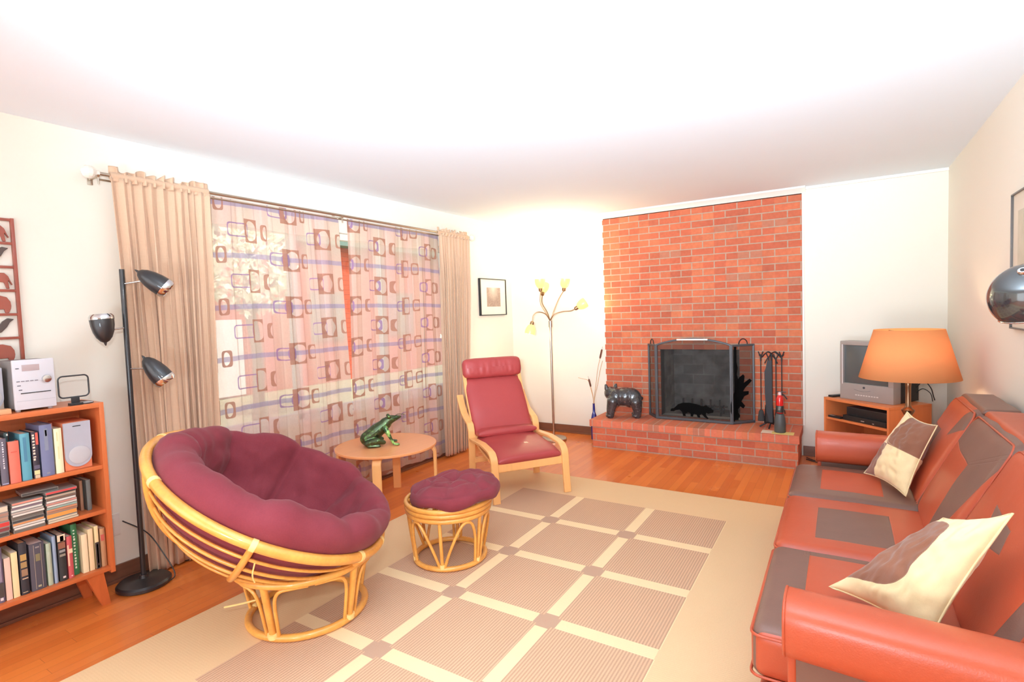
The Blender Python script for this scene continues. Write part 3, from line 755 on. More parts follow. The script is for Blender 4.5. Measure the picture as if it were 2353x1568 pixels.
# things on top of the bookcase
T = 1.030
st = thing('stereo', 'silver compact stereo standing on top of the bookcase', 'stereo', (-3.24, .905, T))
b = B(); b.box((-3.34, .840, T+.012), (-3.165, .980, T+.232), .004); part('body', b, plain('stereo_dark_grey', (120, 118, 118), .5), st)
for y in (.852, .968):
    for x in (-3.33, -3.18): b = B(); b.lathe([(.009, 0), (.010, .012)], c=(x, y, T), seg=14); part('foot', b, SILV, st)
b = B(); b.box((-3.165, .836, T+.010), (-3.150, .984, T+.236), .004); fp = part('front_panel', b, SILV, st)
xf = -3.150
b = B(); b.box((xf, .868, T+.185), (xf+.002, .930, T+.213), .001); part('display', b, plain('display_mauve_grey', (176, 160, 160), .2), fp)
M4 = Matrix.Translation((xf, .953, T+.142)) @ Matrix.Rotation(PI/2, 4, 'Y')
b = B(); b.lathe([(.0185, 0), (.0185, .006), (.016, .010), (.008, .011)], seg=28, M4=M4); part('volume_knob', b, CHROME, fp)
for i in range(5): b = B(); b.box((xf, .846+i*.016, T+.137), (xf+.002, .858+i*.016, T+.141), .0008); part('button', b, plain('button_grey_%d' % i, (120, 116, 124), .4), fp)
for i, (y, z) in enumerate(((.846, .196), (.848, .118), (.852, .098))): b = B(); b.box((xf, y, T+z), (xf+.0015, y+.012, T+z+.004)); part('button', b, plain('button_dark_%d' % i, (96, 94, 104), .4), fp, smooth=0)
b = B(); b.box((xf, .858, T+.082), (xf+.002, .966, T+.086)); part('disc_slot', b, BLACKP, fp, smooth=0)
b = B(); b.box((xf, .842, T+.048), (xf+.001, .980, T+.050)); part('door_seam', b, plain('seam_grey', (186, 186, 192), .4), fp, smooth=0)
speaker('speaker', 'beige speaker half hidden behind the stereo at the photo edge', (-3.36, .715, T), (-3.24, .822, T+.205), plain('speaker_side_beige', (196, 178, 160), .5))
an = thing('loop_antenna', 'black rounded square loop antenna beside the stereo', 'antenna', (-3.15, 1.05, T))
b = B(); pts = []
for cy, cz, a0 in ((1.095, T+.125, 0), (1.012, T+.125, 90), (1.012, T+.058, 180), (1.095, T+.058, 270)):
    for k in range(6):
        a = math.radians(a0+18*k); pts.append((-3.15, cy-.0+.018*math.cos(a), cz+.018*math.sin(a)))
b.tube(pts, .0035, 8, closed=True); part('loop', b, BLACKP, an)
b = B(); b.box((-3.165, 1.030, T), (-3.135, 1.082, T+.012), .002); b.box((-3.154, 1.04, T+.010), (-3.146, 1.072, T+.040), .001); part('stand', b, BLACKP, an)
b = B(); b.tube(smooth_path([(-3.15, 1.08, T+.004), (-3.14, 1.10, T+.0025), (-3.16, 1.13, T+.0025), (-3.22, 1.14, T+.0025), (-3.30, 1.12, T+.0025)], 6), .0022, 6); part('cable', b, BLACKP, an)
b = B(); b.box((-3.20, 1.075, T), (-3.15, 1.125, T+.008), .001)
tag(obj('folded_leaflet', b, plain('grey_leaflet', (178, 172, 170), .5)), 'small grey folded leaflet lying beside the loop antenna', 'leaflet')
b = B(); b.box((-3.20, .745, T), (-3.15, .822, T+.022), .003)
tag(obj('wooden_block', b, wood('pale_block_wood', (226, 166, 120), .5, 'Y')), 'small pale wooden box lying on the bookcase left of the stereo', 'box')

# ------------------------------------------------------------------ carved animal ladder on the wall
lw = wood('dark_red_carving_wood', (150, 72, 52), .45, 'Z'); lwd = wood('black_brown_carving_wood', (74, 58, 52), .45, 'Z')
ld = thing('wall_carving', 'tall wooden wall carving of small animals in a ladder frame', 'wall decoration', (XL+.01, .85, 1.25))
x0, x1 = XL, XL+.020
zs = [1.930, 1.817, 1.704, 1.592, 1.478, 1.365, 1.245]; ya, yb = .735, .935
for y in (ya, yb): b = B(); b.box((x0, y, 1.238), (x1, y+.013, 1.938), .002); part('upright', b, lw, ld)
for z in zs: b = B(); b.box((x0+.002, ya+.013, z-.006), (x1-.002, yb, z+.006), .001); part('rung', b, lw, ld)
def quadruped(z, s=1.0):
    c = .842; P = [(-.075, .045), (-.07, .062), (-.05, .066), (-.03, .056), (.0, .055), (.035, .062), (.055, .062), (.068, .050), (.076, .030), (.082, .018), (.079, .016), (.068, .034), (.066, .028), (.070, .002), (.060, .002), (.052, .026), (.02, .030), (-.02, .030), (-.03, .002), (-.04, .002), (-.044, .032)]
    return [(c+p*1.02, z+.006+q*1.25*s) for p, q in P]
def bird(z):
    c = .842; P = [(-.06, .08), (-.052, .086), (-.04, .08), (-.035, .05), (-.01, .040), (.02, .048), (.035, .070), (.055, .085), (.078, .080), (.062, .066), (.050, .044), (.030, .022), (.012, .014), (.012, .0), (.004, .0), (.002, .016), (-.03, .022), (-.046, .044), (-.052, .072)]
    return [(c+p, z+.006+q*1.05) for p, q in P]
def hippo(z):
    c = .842; P = [(-.08, .04), (-.076, .062), (-.055, .07), (-.02, .074), (.03, .074), (.058, .066), (.070, .048), (.072, .030), (.070, .018), (.062, .001), (.050, .001), (.046, .016), (-.02, .014), (-.026, .001), (-.04, .001), (-.044, .022), (-.07, .024)]
    return [(c+p*1.0, z+.006+q*1.15) for p, q in P]
for i, (fn, m_, lb) in enumerate(((quadruped, lw, None), (bird, lwd, 'dark tailed carved bird'), (quadruped, lw, None), (hippo, lw, None), (bird, lwd, 'dark tailed carved bird'), (hippo, lw, None))):
    b = B(); b.prism(fn(zs[i+1]), 'X', x0+.005, x1-.002)
    o = part('carved_bird' if fn is bird else 'carved_animal', b, m_, ld, label=lb, smooth=0)
    md = o.modifiers.new('round', 'BEVEL'); md.width = .002; md.segments = 2

# ------------------------------------------------------------------ black three-headed floor lamp
fl = thing('floor_lamp', 'black three headed floor lamp between bookcase and curtain', 'floor lamp', (-3.215, 1.318, 0))
LX, LY = -3.215, 1.318
b = B(); b.lathe([(.118, 0), (.127, .006), (.127, .020), (.118, .030), (.05, .034), (.022, .042), (.018, .060)], c=(LX, LY, 0), seg=48); part('base', b, BLACKM, fl)
b = B(); b.tube([(LX, LY, .05), (LX, LY, 1.702)], .0125, 18); part('pole', b, BLACKM, fl)
def head(tip, rim, armz, R_=.052, lit=0):
    tip = Vector(tip); rim = Vector(rim); ax = (rim-tip).normalized(); L = (rim-tip).length
    q = ax.to_track_quat('Z', 'Y').to_matrix().to_4x4(); M4 = Matrix.Translation(tip) @ q
    k = L/.14
    b = B(); prof = [(.006, .004), (.020, .012), (.034, .030), (.045, .058), (.051, .090), (.0525, .118), (.0525, .122), (.049, .122), (.047, .09), (.040, .055), (.028, .030), (.006, .014)]
    b.lathe([(r*R_/.0525, z*k) for r, z in prof], seg=36, M4=M4, cap=False); p = part('shade', b, BLACKM, fl)
    b = B(); b.lathe([(.0535, .119*k), (.0535, .134*k), (.046, .145*k), (.044, .142*k), (.050, .130*k), (.050, .119*k)], seg=36, M4=M4, cap=False); part('chrome_rim', b, CHROME, p, label='chrome rim')
    b = B(); b.lathe([(.001, -.012), (.005, -.004), (.007, .006), (.009, .012)], seg=14, M4=M4); part('tip', b, BLACKM, p)
    b = B(); b.ball((0, 0, .105*k), (.028, .028, .03), M4=M4); part('bulb', b, M('lamp_bulb', (250, 232, 200), .25).vary(.02, 4).mat, p)
    c = tip+ax*L*.45; a0 = Vector((LX, LY, armz)); d = (c-a0)
    e = a0+d*(1-.045/d.length)
    b = B(); b.tube([a0, e], .0045, 10); b.ball(e, .009); part('arm', b, CHROME, fl, label='chrome arm')
head((-3.12, 1.348, 1.688), (-3.06, 1.462, 1.590), 1.625)
head((-3.19, 1.212, 1.318), (-3.20, 1.205, 1.462), 1.395)
head((-3.12, 1.350, 1.237), (-3.07, 1.430, 1.100), 1.176)
b = B(); b.tube(smooth_path([(LX+.10, LY+.05, .012), (-3.12, 1.43, .03), (-3.18, 1.40, .16), (-3.27, 1.37, .26), (-3.375, 1.30, .33)], 8), .003, 6); part('power_cord', b, BLACKP, fl)
b = B(); b.box((XL, 1.215, .255), (XL+.006, 1.295, .375), .003); b.box((XL+.006, 1.235, .27), (XL+.010, 1.275, .30), .002); b.box((XL+.006, 1.235, .325), (XL+.010, 1.275, .355), .002)
tag(obj('wall_outlet', b, plain('ivory_outlet', (232, 224, 214), .4)), 'ivory wall outlet low on the wall right of the bookcase', 'outlet')
# cables on the floor under the curtain
b = B()
b.tube(smooth_path([(-3.33, 1.55, .006), (-3.26, 1.66, .006), (-3.30, 1.80, .01), (-3.20, 1.90, .006), (-3.24, 2.05, .006), (-3.12, 2.02, .006), (-3.16, 1.86, .012), (-3.25, 1.74, .014), (-3.22, 1.62, .006)], 10), .0035, 6)
b.tube(smooth_path([(-3.31, 1.60, .012), (-3.20, 1.70, .012), (-3.14, 1.92, .016), (-3.06, 1.98, .006), (-3.02, 1.9, .006), (-3.08, 1.80, .006)], 10), .0035, 6)
tag(obj('cable_tangle', b, BLACKP), 'tangle of black cables on the floor behind the bowl chair', 'cable')

# ------------------------------------------------------------------ bowl chair (rattan) and its round stool
PLUM = M('plum_corduroy', (132, 52, 66), .85)
def _plum():
    m = PLUM; x, y, z = m.xyz(); n = m.noise(7, 4); n2 = m.noise(160, 2)
    c = m.mix(n, (118, 45, 53), (138, 62, 70)); m.color(m.scale(c, (n2-.5)*.16+1.0)); m.set(Sheen_Weight=.08, Sheen_Roughness=.5, Specular_IOR_Level=.12)
    m.bump(n2*.5+n*.5, .25, .004); return m.mat
_plum()
S0 = Vector((-2.19, 1.58, .81)); BR = .60
n0 = Vector((.378, .337, .862)).normalized(); u0 = n0.cross(Vector((0, 1, 0))).normalized(); v0 = n0.cross(u0)
def sph(th, ph, rho, N=n0, U=u0, V=v0, S=S0): return S+(-N*math.cos(th)+(U*math.cos(ph)+V*math.sin(ph))*math.sin(th))*rho
pc = thing('bowl_chair', 'round rattan bowl chair with a plum cushion, tilted on a ring base', 'chair', (-2.19, 1.585, RUGZ))
thr = math.acos(.24/BR)
rim = [sph(thr, 2*PI*k/96, BR) for k in range(96)]
b = B(); b.tube(rim, .0225, 12, closed=True); bowl = part('bowl_frame', b, RATTAN, pc, smooth=60)
for ths, r in ((58, .006), (50, .0065), (42, .0065), (34, .0065), (21, .008)):
    b = B(); b.tube([sph(math.radians(ths), 2*PI*k/72, BR) for k in range(72)], r*1.15, 8, closed=True); part('hoop', b, RATTAN, bowl, smooth=60)
for ph in (15, 75, 135, 195, 255, 315):
    b = B(); b.tube([sph(math.radians(12+(65.5-12)*k/14), math.radians(ph), BR+.006) for k in range(15)], .0145, 10); part('rib', b, RATTAN, bowl, smooth=60)
CANE = plain('pale_cane_binding', (246, 214, 140), .5)
for ph in (36, 84, 135, 187, 213, 300):
    t_ = math.radians(ph); p0 = sph(thr, t_-.02, BR); p1 = sph(thr, t_+.02, BR); b = B(); b.tube([p0, p1], .0245, 12); part('cane_binding', b, CANE, bowl)
b = B(); b.tube(smooth_path([(-2.27, 1.375, .135), (-2.32, 1.33, .125), (-2.38, 1.285, .115)], 3), .0042, 6)
b.tube(smooth_path([sph(math.radians(60), math.radians(139), BR+.02), sph(math.radians(54), math.radians(141), BR+.03), sph(math.radians(50), math.radians(144), BR+.035)], 3), .003, 6)
part('loose_cane', b, CANE, bowl)
PBx, PBy = -2.19, 1.585
def rattan_base(parent, cx, cy, r0, z0, r1, z1, angs, pr, post_r, br_r, arch=False):
    b = B(); b.tube([(cx+r0*math.cos(2*PI*k/56), cy+r0*math.sin(2*PI*k/56), z0) for k in range(56)], pr, 12, closed=True); part('lower_ring', b, RATTAN, parent, smooth=60)
    b = B(); b.tube([(cx+r1*math.cos(2*PI*k/56), cy+r1*math.sin(2*PI*k/56), z1) for k in range(56)], pr, 12, closed=True); part('upper_ring', b, RATTAN, parent, smooth=60)
    def at(a, f, off=0): r = r0+(r1-r0)*f+off; return Vector((cx+r*math.cos(a), cy+r*math.sin(a), z0+(z1-z0)*f))
    step = 2*PI/len(angs)
    for k_, a in enumerate(angs):
        b = B(); b.tube([at(a, 0), at(a, 1)], post_r, 10); part('post', b, RATTAN, parent, smooth=60)
        for sg in (-1, 1):
            if arch: pts = [at(a+sg*step*p, q, .002) for p, q in ((.06, .03), (.20, .35), (.37, .68), (.50, .87), (.62, .93), (.76, .86), (.86, .60), (.89, .30), (.90, .05))]
            else: pts = [at(a+sg*p, q, .003) for p, q in ((.11, .05), (.115, .35), (.125, .62), (.16, .80), (.24, .90), (.38, .935), (step*.48, .945))]
            if arch and k_ % 2: continue
            b = B(); b.tube(smooth_path(pts, 5), br_r, 8); part('brace', b, RATTAN, parent, smooth=60)
        b = B(); b.tube([at(a, .02, .0), at(a, .10, .0)], post_r*1.5, 10); part('cane_wrap', b, CANE, parent, smooth=60)
rattan_base(pc, PBx, PBy, .262, RUGZ+.017, .312, .285, [math.radians(q) for q in (-70, 4, 76, 148, 212)], .017, .016, .008)
# cushion
def pad(name, parent, fn_in, fn_out, nphi=160, nth=46):
    b = B(); b.grid(nphi, nth, fn_in, close_u=True); return part(name, b, PLUM.mat, parent, smooth=180)
tilt = Vector((1, .55, 0)).normalized()
def cushion_pt(u, v):
    ph = 2*PI*u
    e = (u0*math.cos(ph)+v0*math.sin(ph))
    side = e.dot(tilt); back = e.dot(Vector((-.35, .94, 0)))
    thend = math.radians(66.3+4.6*side+3.6*max(0, back)+.9*math.sin(ph*8+1)+.6*math.sin(ph*13+2))
    rho_o = BR-.018; nseg = 8
    # radial channels
    w_ = abs(math.sin(nseg*ph/2+.35)); crease = 1-min(1, w_*1.15)**.42
    def thick(th):
        q = th/thend; nr = .5-.5*max(-1, min(1, back*1.5+.15)); t = .060+.060*min(1, (q/.5))*(.75+.25*nr)
        ring = math.exp(-((q-.69)/.035)**2)
        t -= .040*ring*nr
        if q > .70: t += (.020+.045*nr)*math.sin(min(1, (q-.70)/.22)*PI/2)
        t -= (.070*min(1, q*3))*crease*(1 if q < .7 else .42+.35*(1-nr))
        t -= .045*math.exp(-(q/.10)**2)
        t += .016*noise.noise(Vector((math.cos(ph)*3, math.sin(ph)*3, th*5)))+.010*noise.noise(Vector((math.cos(ph)*9, math.sin(ph)*9, th*9)))
        return max(.02, t)
    if v < .62:
        th = thend*(v/.62)**.9; return sph(th, ph, rho_o-thick(th))
    if v < .80:
        k = (v-.62)/.18; t = thick(thend); a = k*PI; rc = rho_o-t/2
        return sph(thend+(t/2)*1.0*math.sin(a)/rc, ph, rc-(t/2)*math.cos(a))
    k = (v-.80)/.20; th = thend*(1-k); return sph(max(th, .0), ph, rho_o+.004*math.sin(PI*k))
pad('cushion', pc, cushion_pt, None)
b = B(); c_ = sph(.0, 0, BR-.018-.055); b.ball(c_+n0*.002, (.018, .018, .010)); part('tuft_button', b, PLUM.mat, pc)

SX, SY = -1.93, 2.355
so = thing('rattan_stool', 'low round rattan stool with a plum cushion between chairs on the rug', 'footstool', (SX, SY, RUGZ))
rattan_base(so, SX, SY, .200, RUGZ+.015, .232, .300, [math.radians(q) for q in (-64, -4, 56, 116, 176, 236)], .0145, .010, .0085, arch=True)
for z, r in ((.328, .238), (.353, .240)):
    b = B(); b.tube([(SX+r*math.cos(2*PI*k/56), SY+r*math.sin(2*PI*k/56), z) for k in range(56)], .0135, 12, closed=True); part('seat_ring', b, RATTAN, so, smooth=60)
for k in range(7):
    x = -.18+.06*k; hl = math.sqrt(max(0, .232**2-x*x)); b = B(); b.tube([(SX+x, SY-hl, .352), (SX+x, SY+hl, .352)], .007, 8); part('seat_rod', b, RATTAN, so, smooth=60)
def stool_cush(u, v):
    ph = 2*PI*u; R_ = .232+.006*math.sin(ph*6)+.004*math.sin(ph*11+1); cx, cy = SX+.035, SY+.02
    w_ = abs(math.sin(ph*3+.4))**.5
    if v < .62:
        q = v/.62; r = R_*q
        h = .455+.018*(1-w_)*-1*min(1, q*2)-.030*math.exp(-(q/.10)**2)-.018*math.exp(-((q-.58)/.07)**2)*w_
        h += .020*math.sin(min(1, q)*PI)-.020*q**6+.012*noise.noise(Vector((math.cos(ph)*q*4, math.sin(ph)*q*4, 2)))
        return (cx+r*math.cos(ph), cy+r*math.sin(ph), h+.015*math.cos(ph-.6))
    if v < .84:
        k = (v-.62)/.22; a = k*PI; hh = .035+.006*math.sin(5*ph)
        r = R_+.028*math.sin(a); return (cx+r*math.cos(ph), cy+r*math.sin(ph), .435-hh+hh*math.cos(a)+.0+.015*math.cos(ph-.6))
    k = (v-.84)/.16; r = R_*(1-k); return (cx+r*math.cos(ph), cy+r*math.sin(ph), .3685+.015*math.cos(ph-.6)*(1-k)*.0)
b = B(); b.grid(96, 34, stool_cush, close_u=True); part('cushion', b, PLUM.mat, so, smooth=180)
b = B(); b.box((SX+.235, SY+.115, .405), (SX+.250, SY+.13, .425)); part('care_label', b, plain('white_care_label', (236, 226, 220), .7), so, smooth=0)

# ------------------------------------------------------------------ round side table
TXc, TYc, TR, TZ = -2.915, 2.855, .372, .450
tb = thing('side_table', 'round birch side table with bent legs in front of the sheer curtains', 'table', (TXc, TYc, 0))
BEECHF = wood('pale_birch_top', (240, 164, 108), .35, 'Y', coat=.15, amt=.08)
b = B(); b.lathe([(TR-.003, TZ-.018), (TR, TZ-.015), (TR, TZ-.003), (TR-.003, TZ)], c=(TXc, TYc, 0), seg=72); part('tabletop', b, [BEECHF], tb)
d1 = Vector((-.557, .830, 0)).normalized(); d2_ = Vector((d1.y, -d1.x, 0))
for d in (d1, -d1, d2_, -d2_):
    o0 = Vector((TXc, TYc, 0)); e = TR-.012
    pts = [o0+d*(e-.15)+Vector((0, 0, TZ-.029)), o0+d*(e-.05)+Vector((0, 0, TZ-.029)), o0+d*(e-.018)+Vector((0, 0, TZ-.036)), o0+d*(e)+Vector((0, 0, TZ-.065)), o0+d*(e)+Vector((0, 0, .20)), o0+d*(e)]
    side = d.cross(Vector((0, 0, 1)))
    pp = [pts[0], pts[1]]+smooth_path(pts[1:4], 4)[1:]+[pts[4], pts[5]+Vector((0, 0, RUGZ if pts[5].x > -2.66 else 0))]
    b = B(); b.tube(pp, .01, flat=(.062, .021, side)); part('leg', b, BEECH, tb)

# ------------------------------------------------------------------ metal frog on the table
FROG = M('dark_green_patina', (70, 84, 66), .3, .85)
def _frog():
    m = FROG; n = m.noise(14, 4); n2 = m.noise(40, 3); c = m.mix(n, (52, 60, 50), (104, 120, 84)); m.color(m.mix(n2.gt(.60)*.5, c, (120, 170, 96))); m.bump(n2, .3, .003); return m.mat
_frog()
LEGM = M('bright_green_patina', (120, 210, 110), .28, .25)
def _legm():
    m = LEGM; n = m.noise(26, 3); m.color(m.mix(((n-.42)*6.0).m('MAXIMUM', 0.0).min(1.0), (44, 76, 44), (170, 226, 128))); return m.mat
_legm()
fx = Vector((.62, .78, 0)).normalized(); fy = Vector((-fx.y, fx.x, 0))     # facing right in the photo, away a little
FO = Vector((-2.93, 2.82, TZ))
def F(a, s_, z): return FO+(fx*a+fy*s_+Vector((0, 0, z)))*1.08
fg = thing('frog_figure', 'dark green metal frog figure sitting on the round side table', 'ornament', FO)
body = [('t', [F(-.095, 0, .055), F(-.03, 0, .10), (F(.035, 0, .145))], [.052, .056, .042]), ('t', [F(.03, 0, .150), F(.075, 0, .175), F(.135, 0, .185)], [.040, .032, .010]),
        ('e', F(.055, .026, .196), (.014, .014, .015)), ('e', F(.055, -.026, .196), (.014, .014, .015)),
        ('t', [F(-.10, .05, .03), F(-.03, .065, .045), F(.01, .06, .03)], [.022, .026, .016]), ('t', [F(-.10, -.05, .03), F(-.03, -.065, .045), F(.01, -.06, .03)], [.022, .026, .016]),
        ('t', [F(-.09, .06, .012), F(-.02, .075, .009)], [.014, .008]), ('t', [F(-.09, -.06, .012), F(-.02, -.075, .009)], [.014, .008])]
blob('body', body, FROG.mat, fg, voxel=.0045)
for sg, mt, nm in ((-1, LEGM.mat, 'bright green front leg'), (1, FROG.mat, None)):
    k = sg
    it = [('t', [F(.025, .040*k, .125), F(.040, .055*k, .090), F(.058, .056*k, .050), F(.075, .058*k, .016)], [.020, .017, .011, .010])]
    for q in (-.35, .0, .35, .7): it.append(('t', [F(.075, .058*k, .012), F(.075+.038*math.cos(q), .058*k+.038*math.sin(q)*k, .007)], [.008, .0055]))
    o = blob('front_leg', it, mt, fg, voxel=.004)
    if nm: o['label'] = nm
b = B(); b.tube(smooth_path([F(.085, -.005, .186), F(.12, -.008, .205), F(.165, -.01, .20)], 5), .0022, 6); part('feeler', b, FROG.mat, fg)

# ------------------------------------------------------------------ red leather reclining chair
REDL = M('red_leather', (170, 66, 66), .42, coat=.03)
def _redl():
    m = REDL; n = m.noise(3, 3); n2 = m.noise(230, 3); c = m.mix(n, (178, 70, 68), (160, 60, 62)); m.color(c); m.bump(n2*.6+m.noise(9, 4)*1.6, .22, .005); return m.mat
_redl()
O0 = Vector((-1.995, 3.422, 0)); cf = Vector((.81, -.586, 0)).normalized(); cw = Vector((.586, .81, 0)).normalized()
def Cp(a, bk, z): return O0+cw*a-cf*bk+Vector((0, 0, z))
rc = thing('reclining_chair', 'red leather reclining chair with a pale bentwood frame and round headrest', 'armchair', (O0.x, O0.y, RUGZ))
for sg in (-1, 1):
    a = .292*sg; nm = cw
    pts = [Cp(a, -.03, RUGZ), Cp(a, -.012, .15), Cp(a, .0, .30), Cp(a, .022, .345), Cp(a, .07, .372), Cp(a, .24, .392), Cp(a, .505, .380)]
    pp = pts[:2]+smooth_path(pts[1:6], 6)[1:]+[pts[6]]
    b = B(); b.tube(pp, .01, flat=(.056, .024, nm)); part('front_leg', b, BEECH, rc)
    pts = [Cp(a, .82, .70), Cp(a, .775, .64), Cp(a, .70, .560), Cp(a, .60, .515), Cp(a, .548, .490), Cp(a, .525, .44), Cp(a, .522, .30), Cp(a, .54, RUGZ)]
    b = B(); b.tube(smooth_path(pts[:6], 6)+pts[6:], .01, flat=(.056, .024, nm)); part('armrest', b, BEECH, rc)
    a = .255*sg; pts = [Cp(a, .03, .255), Cp(a, .25, .285), Cp(a, .44, .330), Cp(a, .53, .40), Cp(a, .64, .58), Cp(a, .74, .76), Cp(a, .80, .95)]
    b = B(); b.tube(smooth_path(pts, 5), .01, flat=(.030, .022, nm)); part('seat_rail', b, BEECH, rc)
b = B(); b.tube([Cp(-.28, .012, .258), Cp(.28, .012, .258)], .01, flat=(.020, .062, -cf)); part('front_rail', b, BEECH, rc)
b = B(); b.tube([Cp(-.28, .525, .20), Cp(.28, .525, .20)], .01, flat=(.020, .045, -cf)); part('rear_rail', b, BEECH, rc)
b = B(); b.tube([Cp(-.25, .80, .93), Cp(.25, .80, .93)], .01, flat=(.018, .06, -cf)); part('top_rail', b, BEECH, rc)
def slab(path, half_w, th, puff, b, seed=0, n_w=26, roll=.012):
    """soft pad following a path in the chair's side view"""
    P = smooth_path([Vector((p[0], p[1], 0)) for p in path], 8); m = len(P)
    def fn(u, v):
        # u along the path, v around the section
        i = u*(m-1); k = min(m-2, int(i)); f = i-k; p = P[k].lerp(P[k+1], f); t = (P[k+1]-P[k]).normalized(); nn = Vector((-t.y, t.x, 0))
        a = 2*PI*v; ca, sa = math.cos(a), math.sin(a)
        w_ = math.copysign(abs(ca)**.32, ca)*half_w; h = math.copysign(abs(sa)**.65, sa)
        end = min(1, math.sqrt(max(0, 1-(abs(2*u-1))**8))); 
        up = th/2*h*(.30+.70*end)+(puff*max(0, h)*(1-(w_/half_w)**4)*end)
        w_ *= (.975+.025*end)
        nz = noise.noise(Vector((p.x*7, p.y*7+seed, w_*6)))*.006*max(0, h)
        q = p+nn*(up+nz)
        return Cp(w_, q.x, q.y)
    b.grid(54, 44, fn)
    for uu in (0, 1):
        ring = [b.bm.verts.new(fn(uu, k/44)) for k in range(44)]; b.bm.faces.new(ring)
    return b
b = B(); slab([(-.005, .300), (.12, .330), (.28, .350), (.42, .362), (.52, .372)], .262, .062, .012, b); part('seat_cushion', b, REDL.mat, rc, smooth=60)
b = B(); slab([(.425, .425), (.52, .425), (.585, .50), (.66, .63), (.73, .74), (.80, .84)], .262, .062, .014, b, 3); part('back_cushion', b, REDL.mat, rc, smooth=60)
def hr(u, v):
    t = 2*u-1; a = 2*PI*v; e = (1-abs(t)**9)**.5 if abs(t) < 1 else 0
    r1, r2_ = .050*(.35+.65*e), .088*(.55+.45*e); c = (.775, .932)
    ax = Vector((.20, .98, 0)).normalized(); ay = Vector((-ax.y, ax.x, 0)); q = Vector((c[0], c[1], 0))+ax*(r2_*math.copysign(abs(math.sin(a))**.75, math.sin(a)))+ay*(r1*math.copysign(abs(math.cos(a))**.8, math.cos(a)))
    q += ay*.004*noise.noise(Vector((t*9, a, 0)))
    return Cp(t*.270, q.x, q.y)
b = B(); b.grid(50, 36, hr)
for uu in (0, 1): b.bm.faces.new([b.bm.verts.new(hr(uu, k/36)) for k in range(36)])
part('headrest', b, REDL.mat, rc, smooth=60)

# ------------------------------------------------------------------ small picture on the left wall
pf = thing('framed_picture', 'small black framed sepia picture on the wall beside the curtain', 'picture', (XL, 5.08, 1.59))
y0, y1, z0, z1 = 4.815, 5.345, 1.385, 1.80
b = B()
for lo, hi in (((XL, y0, z0), (XL+.028, y0+.010, z1)), ((XL, y1-.010, z0), (XL+.028, y1, z1)), ((XL, y0, z0), (XL+.028, y1, z0+.010)), ((XL, y0, z1-.010), (XL+.028, y1, z1))): b.box(lo, hi, .001)
part('frame', b, BLACKP, pf)
b = B(); b.box((XL, y0+.008, z0+.008), (XL+.018, y1-.008, z1-.008)); part('mount', b, plain('cream_mount_board', (246, 240, 222), .6), pf, smooth=0)
def _print():
    m = M('sepia_print', (180, 150, 130), .6); x, y, z = m.xyz(); n = m.noise(22, 5, None, .7, 1.5)
    a = ((z+.0)*6.0+.3).min(1.0).max(0.0)
    arch = (y.abs()*9.0).min(1.0)
    c = m.mix(n, (120, 88, 78), (214, 190, 172)); c = m.mix((arch*-1.0+1.0)*a*.8, c, (246, 236, 220)); m.color(c); return m.mat
b = B(); b.box((XL+.018, 4.95, 1.485), (XL+.0192, 5.225, 1.70)); part('print', b, _print(), pf, smooth=0)

# ------------------------------------------------------------------ five-armed floor lamp in the corner
OPAL = M('lit_opal_glass', (196, 190, 110), .3)
OPAL.b.inputs['Emission Color'].default_value = (.88, .86, .26, 1); OPAL.b.inputs['Emission Strength'].default_value = .75
LXX, LYY = -2.68, 5.12
l5 = thing('floor_lamp', 'brushed metal floor lamp with five lit glass shades in the room corner', 'floor lamp', (LXX, LYY, 0))
b = B(); b.lathe([(.135, 0), (.14, .004), (.14, .022), (.132, .030), (.03, .034), (.014, .05)], c=(LXX, LYY, 0), seg=44); part('base', b, NICKEL, l5)
b = B(); b.tube([(LXX, LYY, .04), (LXX, LYY, 1.30)], .0125, 16); b.tube([(LXX, LYY, 1.235), (LXX, LYY, 1.305)], .020, 16); part('pole', b, NICKEL, l5)
J = Vector((LXX, LYY, 1.30)); ex = Vector((.86, .50, 0)).normalized(); ey = Vector((-.50, .86, 0))
def arm5(pts, tip_dir, r_in=.0055):
    P = [J]+[J+ex*p[0]+ey*p[1]+Vector((0, 0, p[2])) for p in pts]
    b = B(); b.tube(smooth_path(P, 7), r_in, 10); part('arm', b, BRASS, l5)
    e = P[-1]; d = (ex*tip_dir[0]+ey*tip_dir[1]+Vector((0, 0, tip_dir[2]))).normalized()
    M4 = Matrix.Translation(e) @ d.to_track_quat('Z', 'Y').to_matrix().to_4x4()
    b = B(); b.lathe([(.010, -.008), (.020, .0), (.022, .030), (.018, .034)], seg=20, M4=M4); sk = part('socket', b, BRASS, l5)
    b = B(); b.lathe([(.020, .028), (.038, .045), (.052, .075), (.058, .110), (.056, .135), (.054, .135), (.055, .110), (.049, .076), (.035, .048), (.016, .032)], seg=32, M4=M4, cap=False); part('glass_shade', b, OPAL.mat, sk)
    c = e+d*.085; b = B(); b.ball(c, .022, u=14, v=10); part('bulb', b, BULB, sk)
    light('lamp_bulb_light', 'POINT', c+d*.05, 5.5, (1, .80, .50), shadow_soft_size=.04)
BM = M('lit_bulb', (255, 244, 210), .3); BM.b.inputs['Emission Color'].default_value = (1, .86, .55, 1); BM.b.inputs['Emission Strength'].default_value = 9; BULB = BM.mat
arm5([(-.05, .0, .10), (-.10, .0, .20), (-.095, .0, .33)], (-.03, -.1, 1))
arm5([(-.03, .03, .10), (-.08, .05, .20), (-.075, .08, .29)], (.2, .35, .9))
arm5([(.045, .0, .12), (.10, .0, .24), (.155, .0, .325)], (.12, -.1, 1))
arm5([(.04, -.02, .07), (.13, -.02, .10), (.22, -.02, .105), (.27, -.02, .125)], (.75, .05, .45))
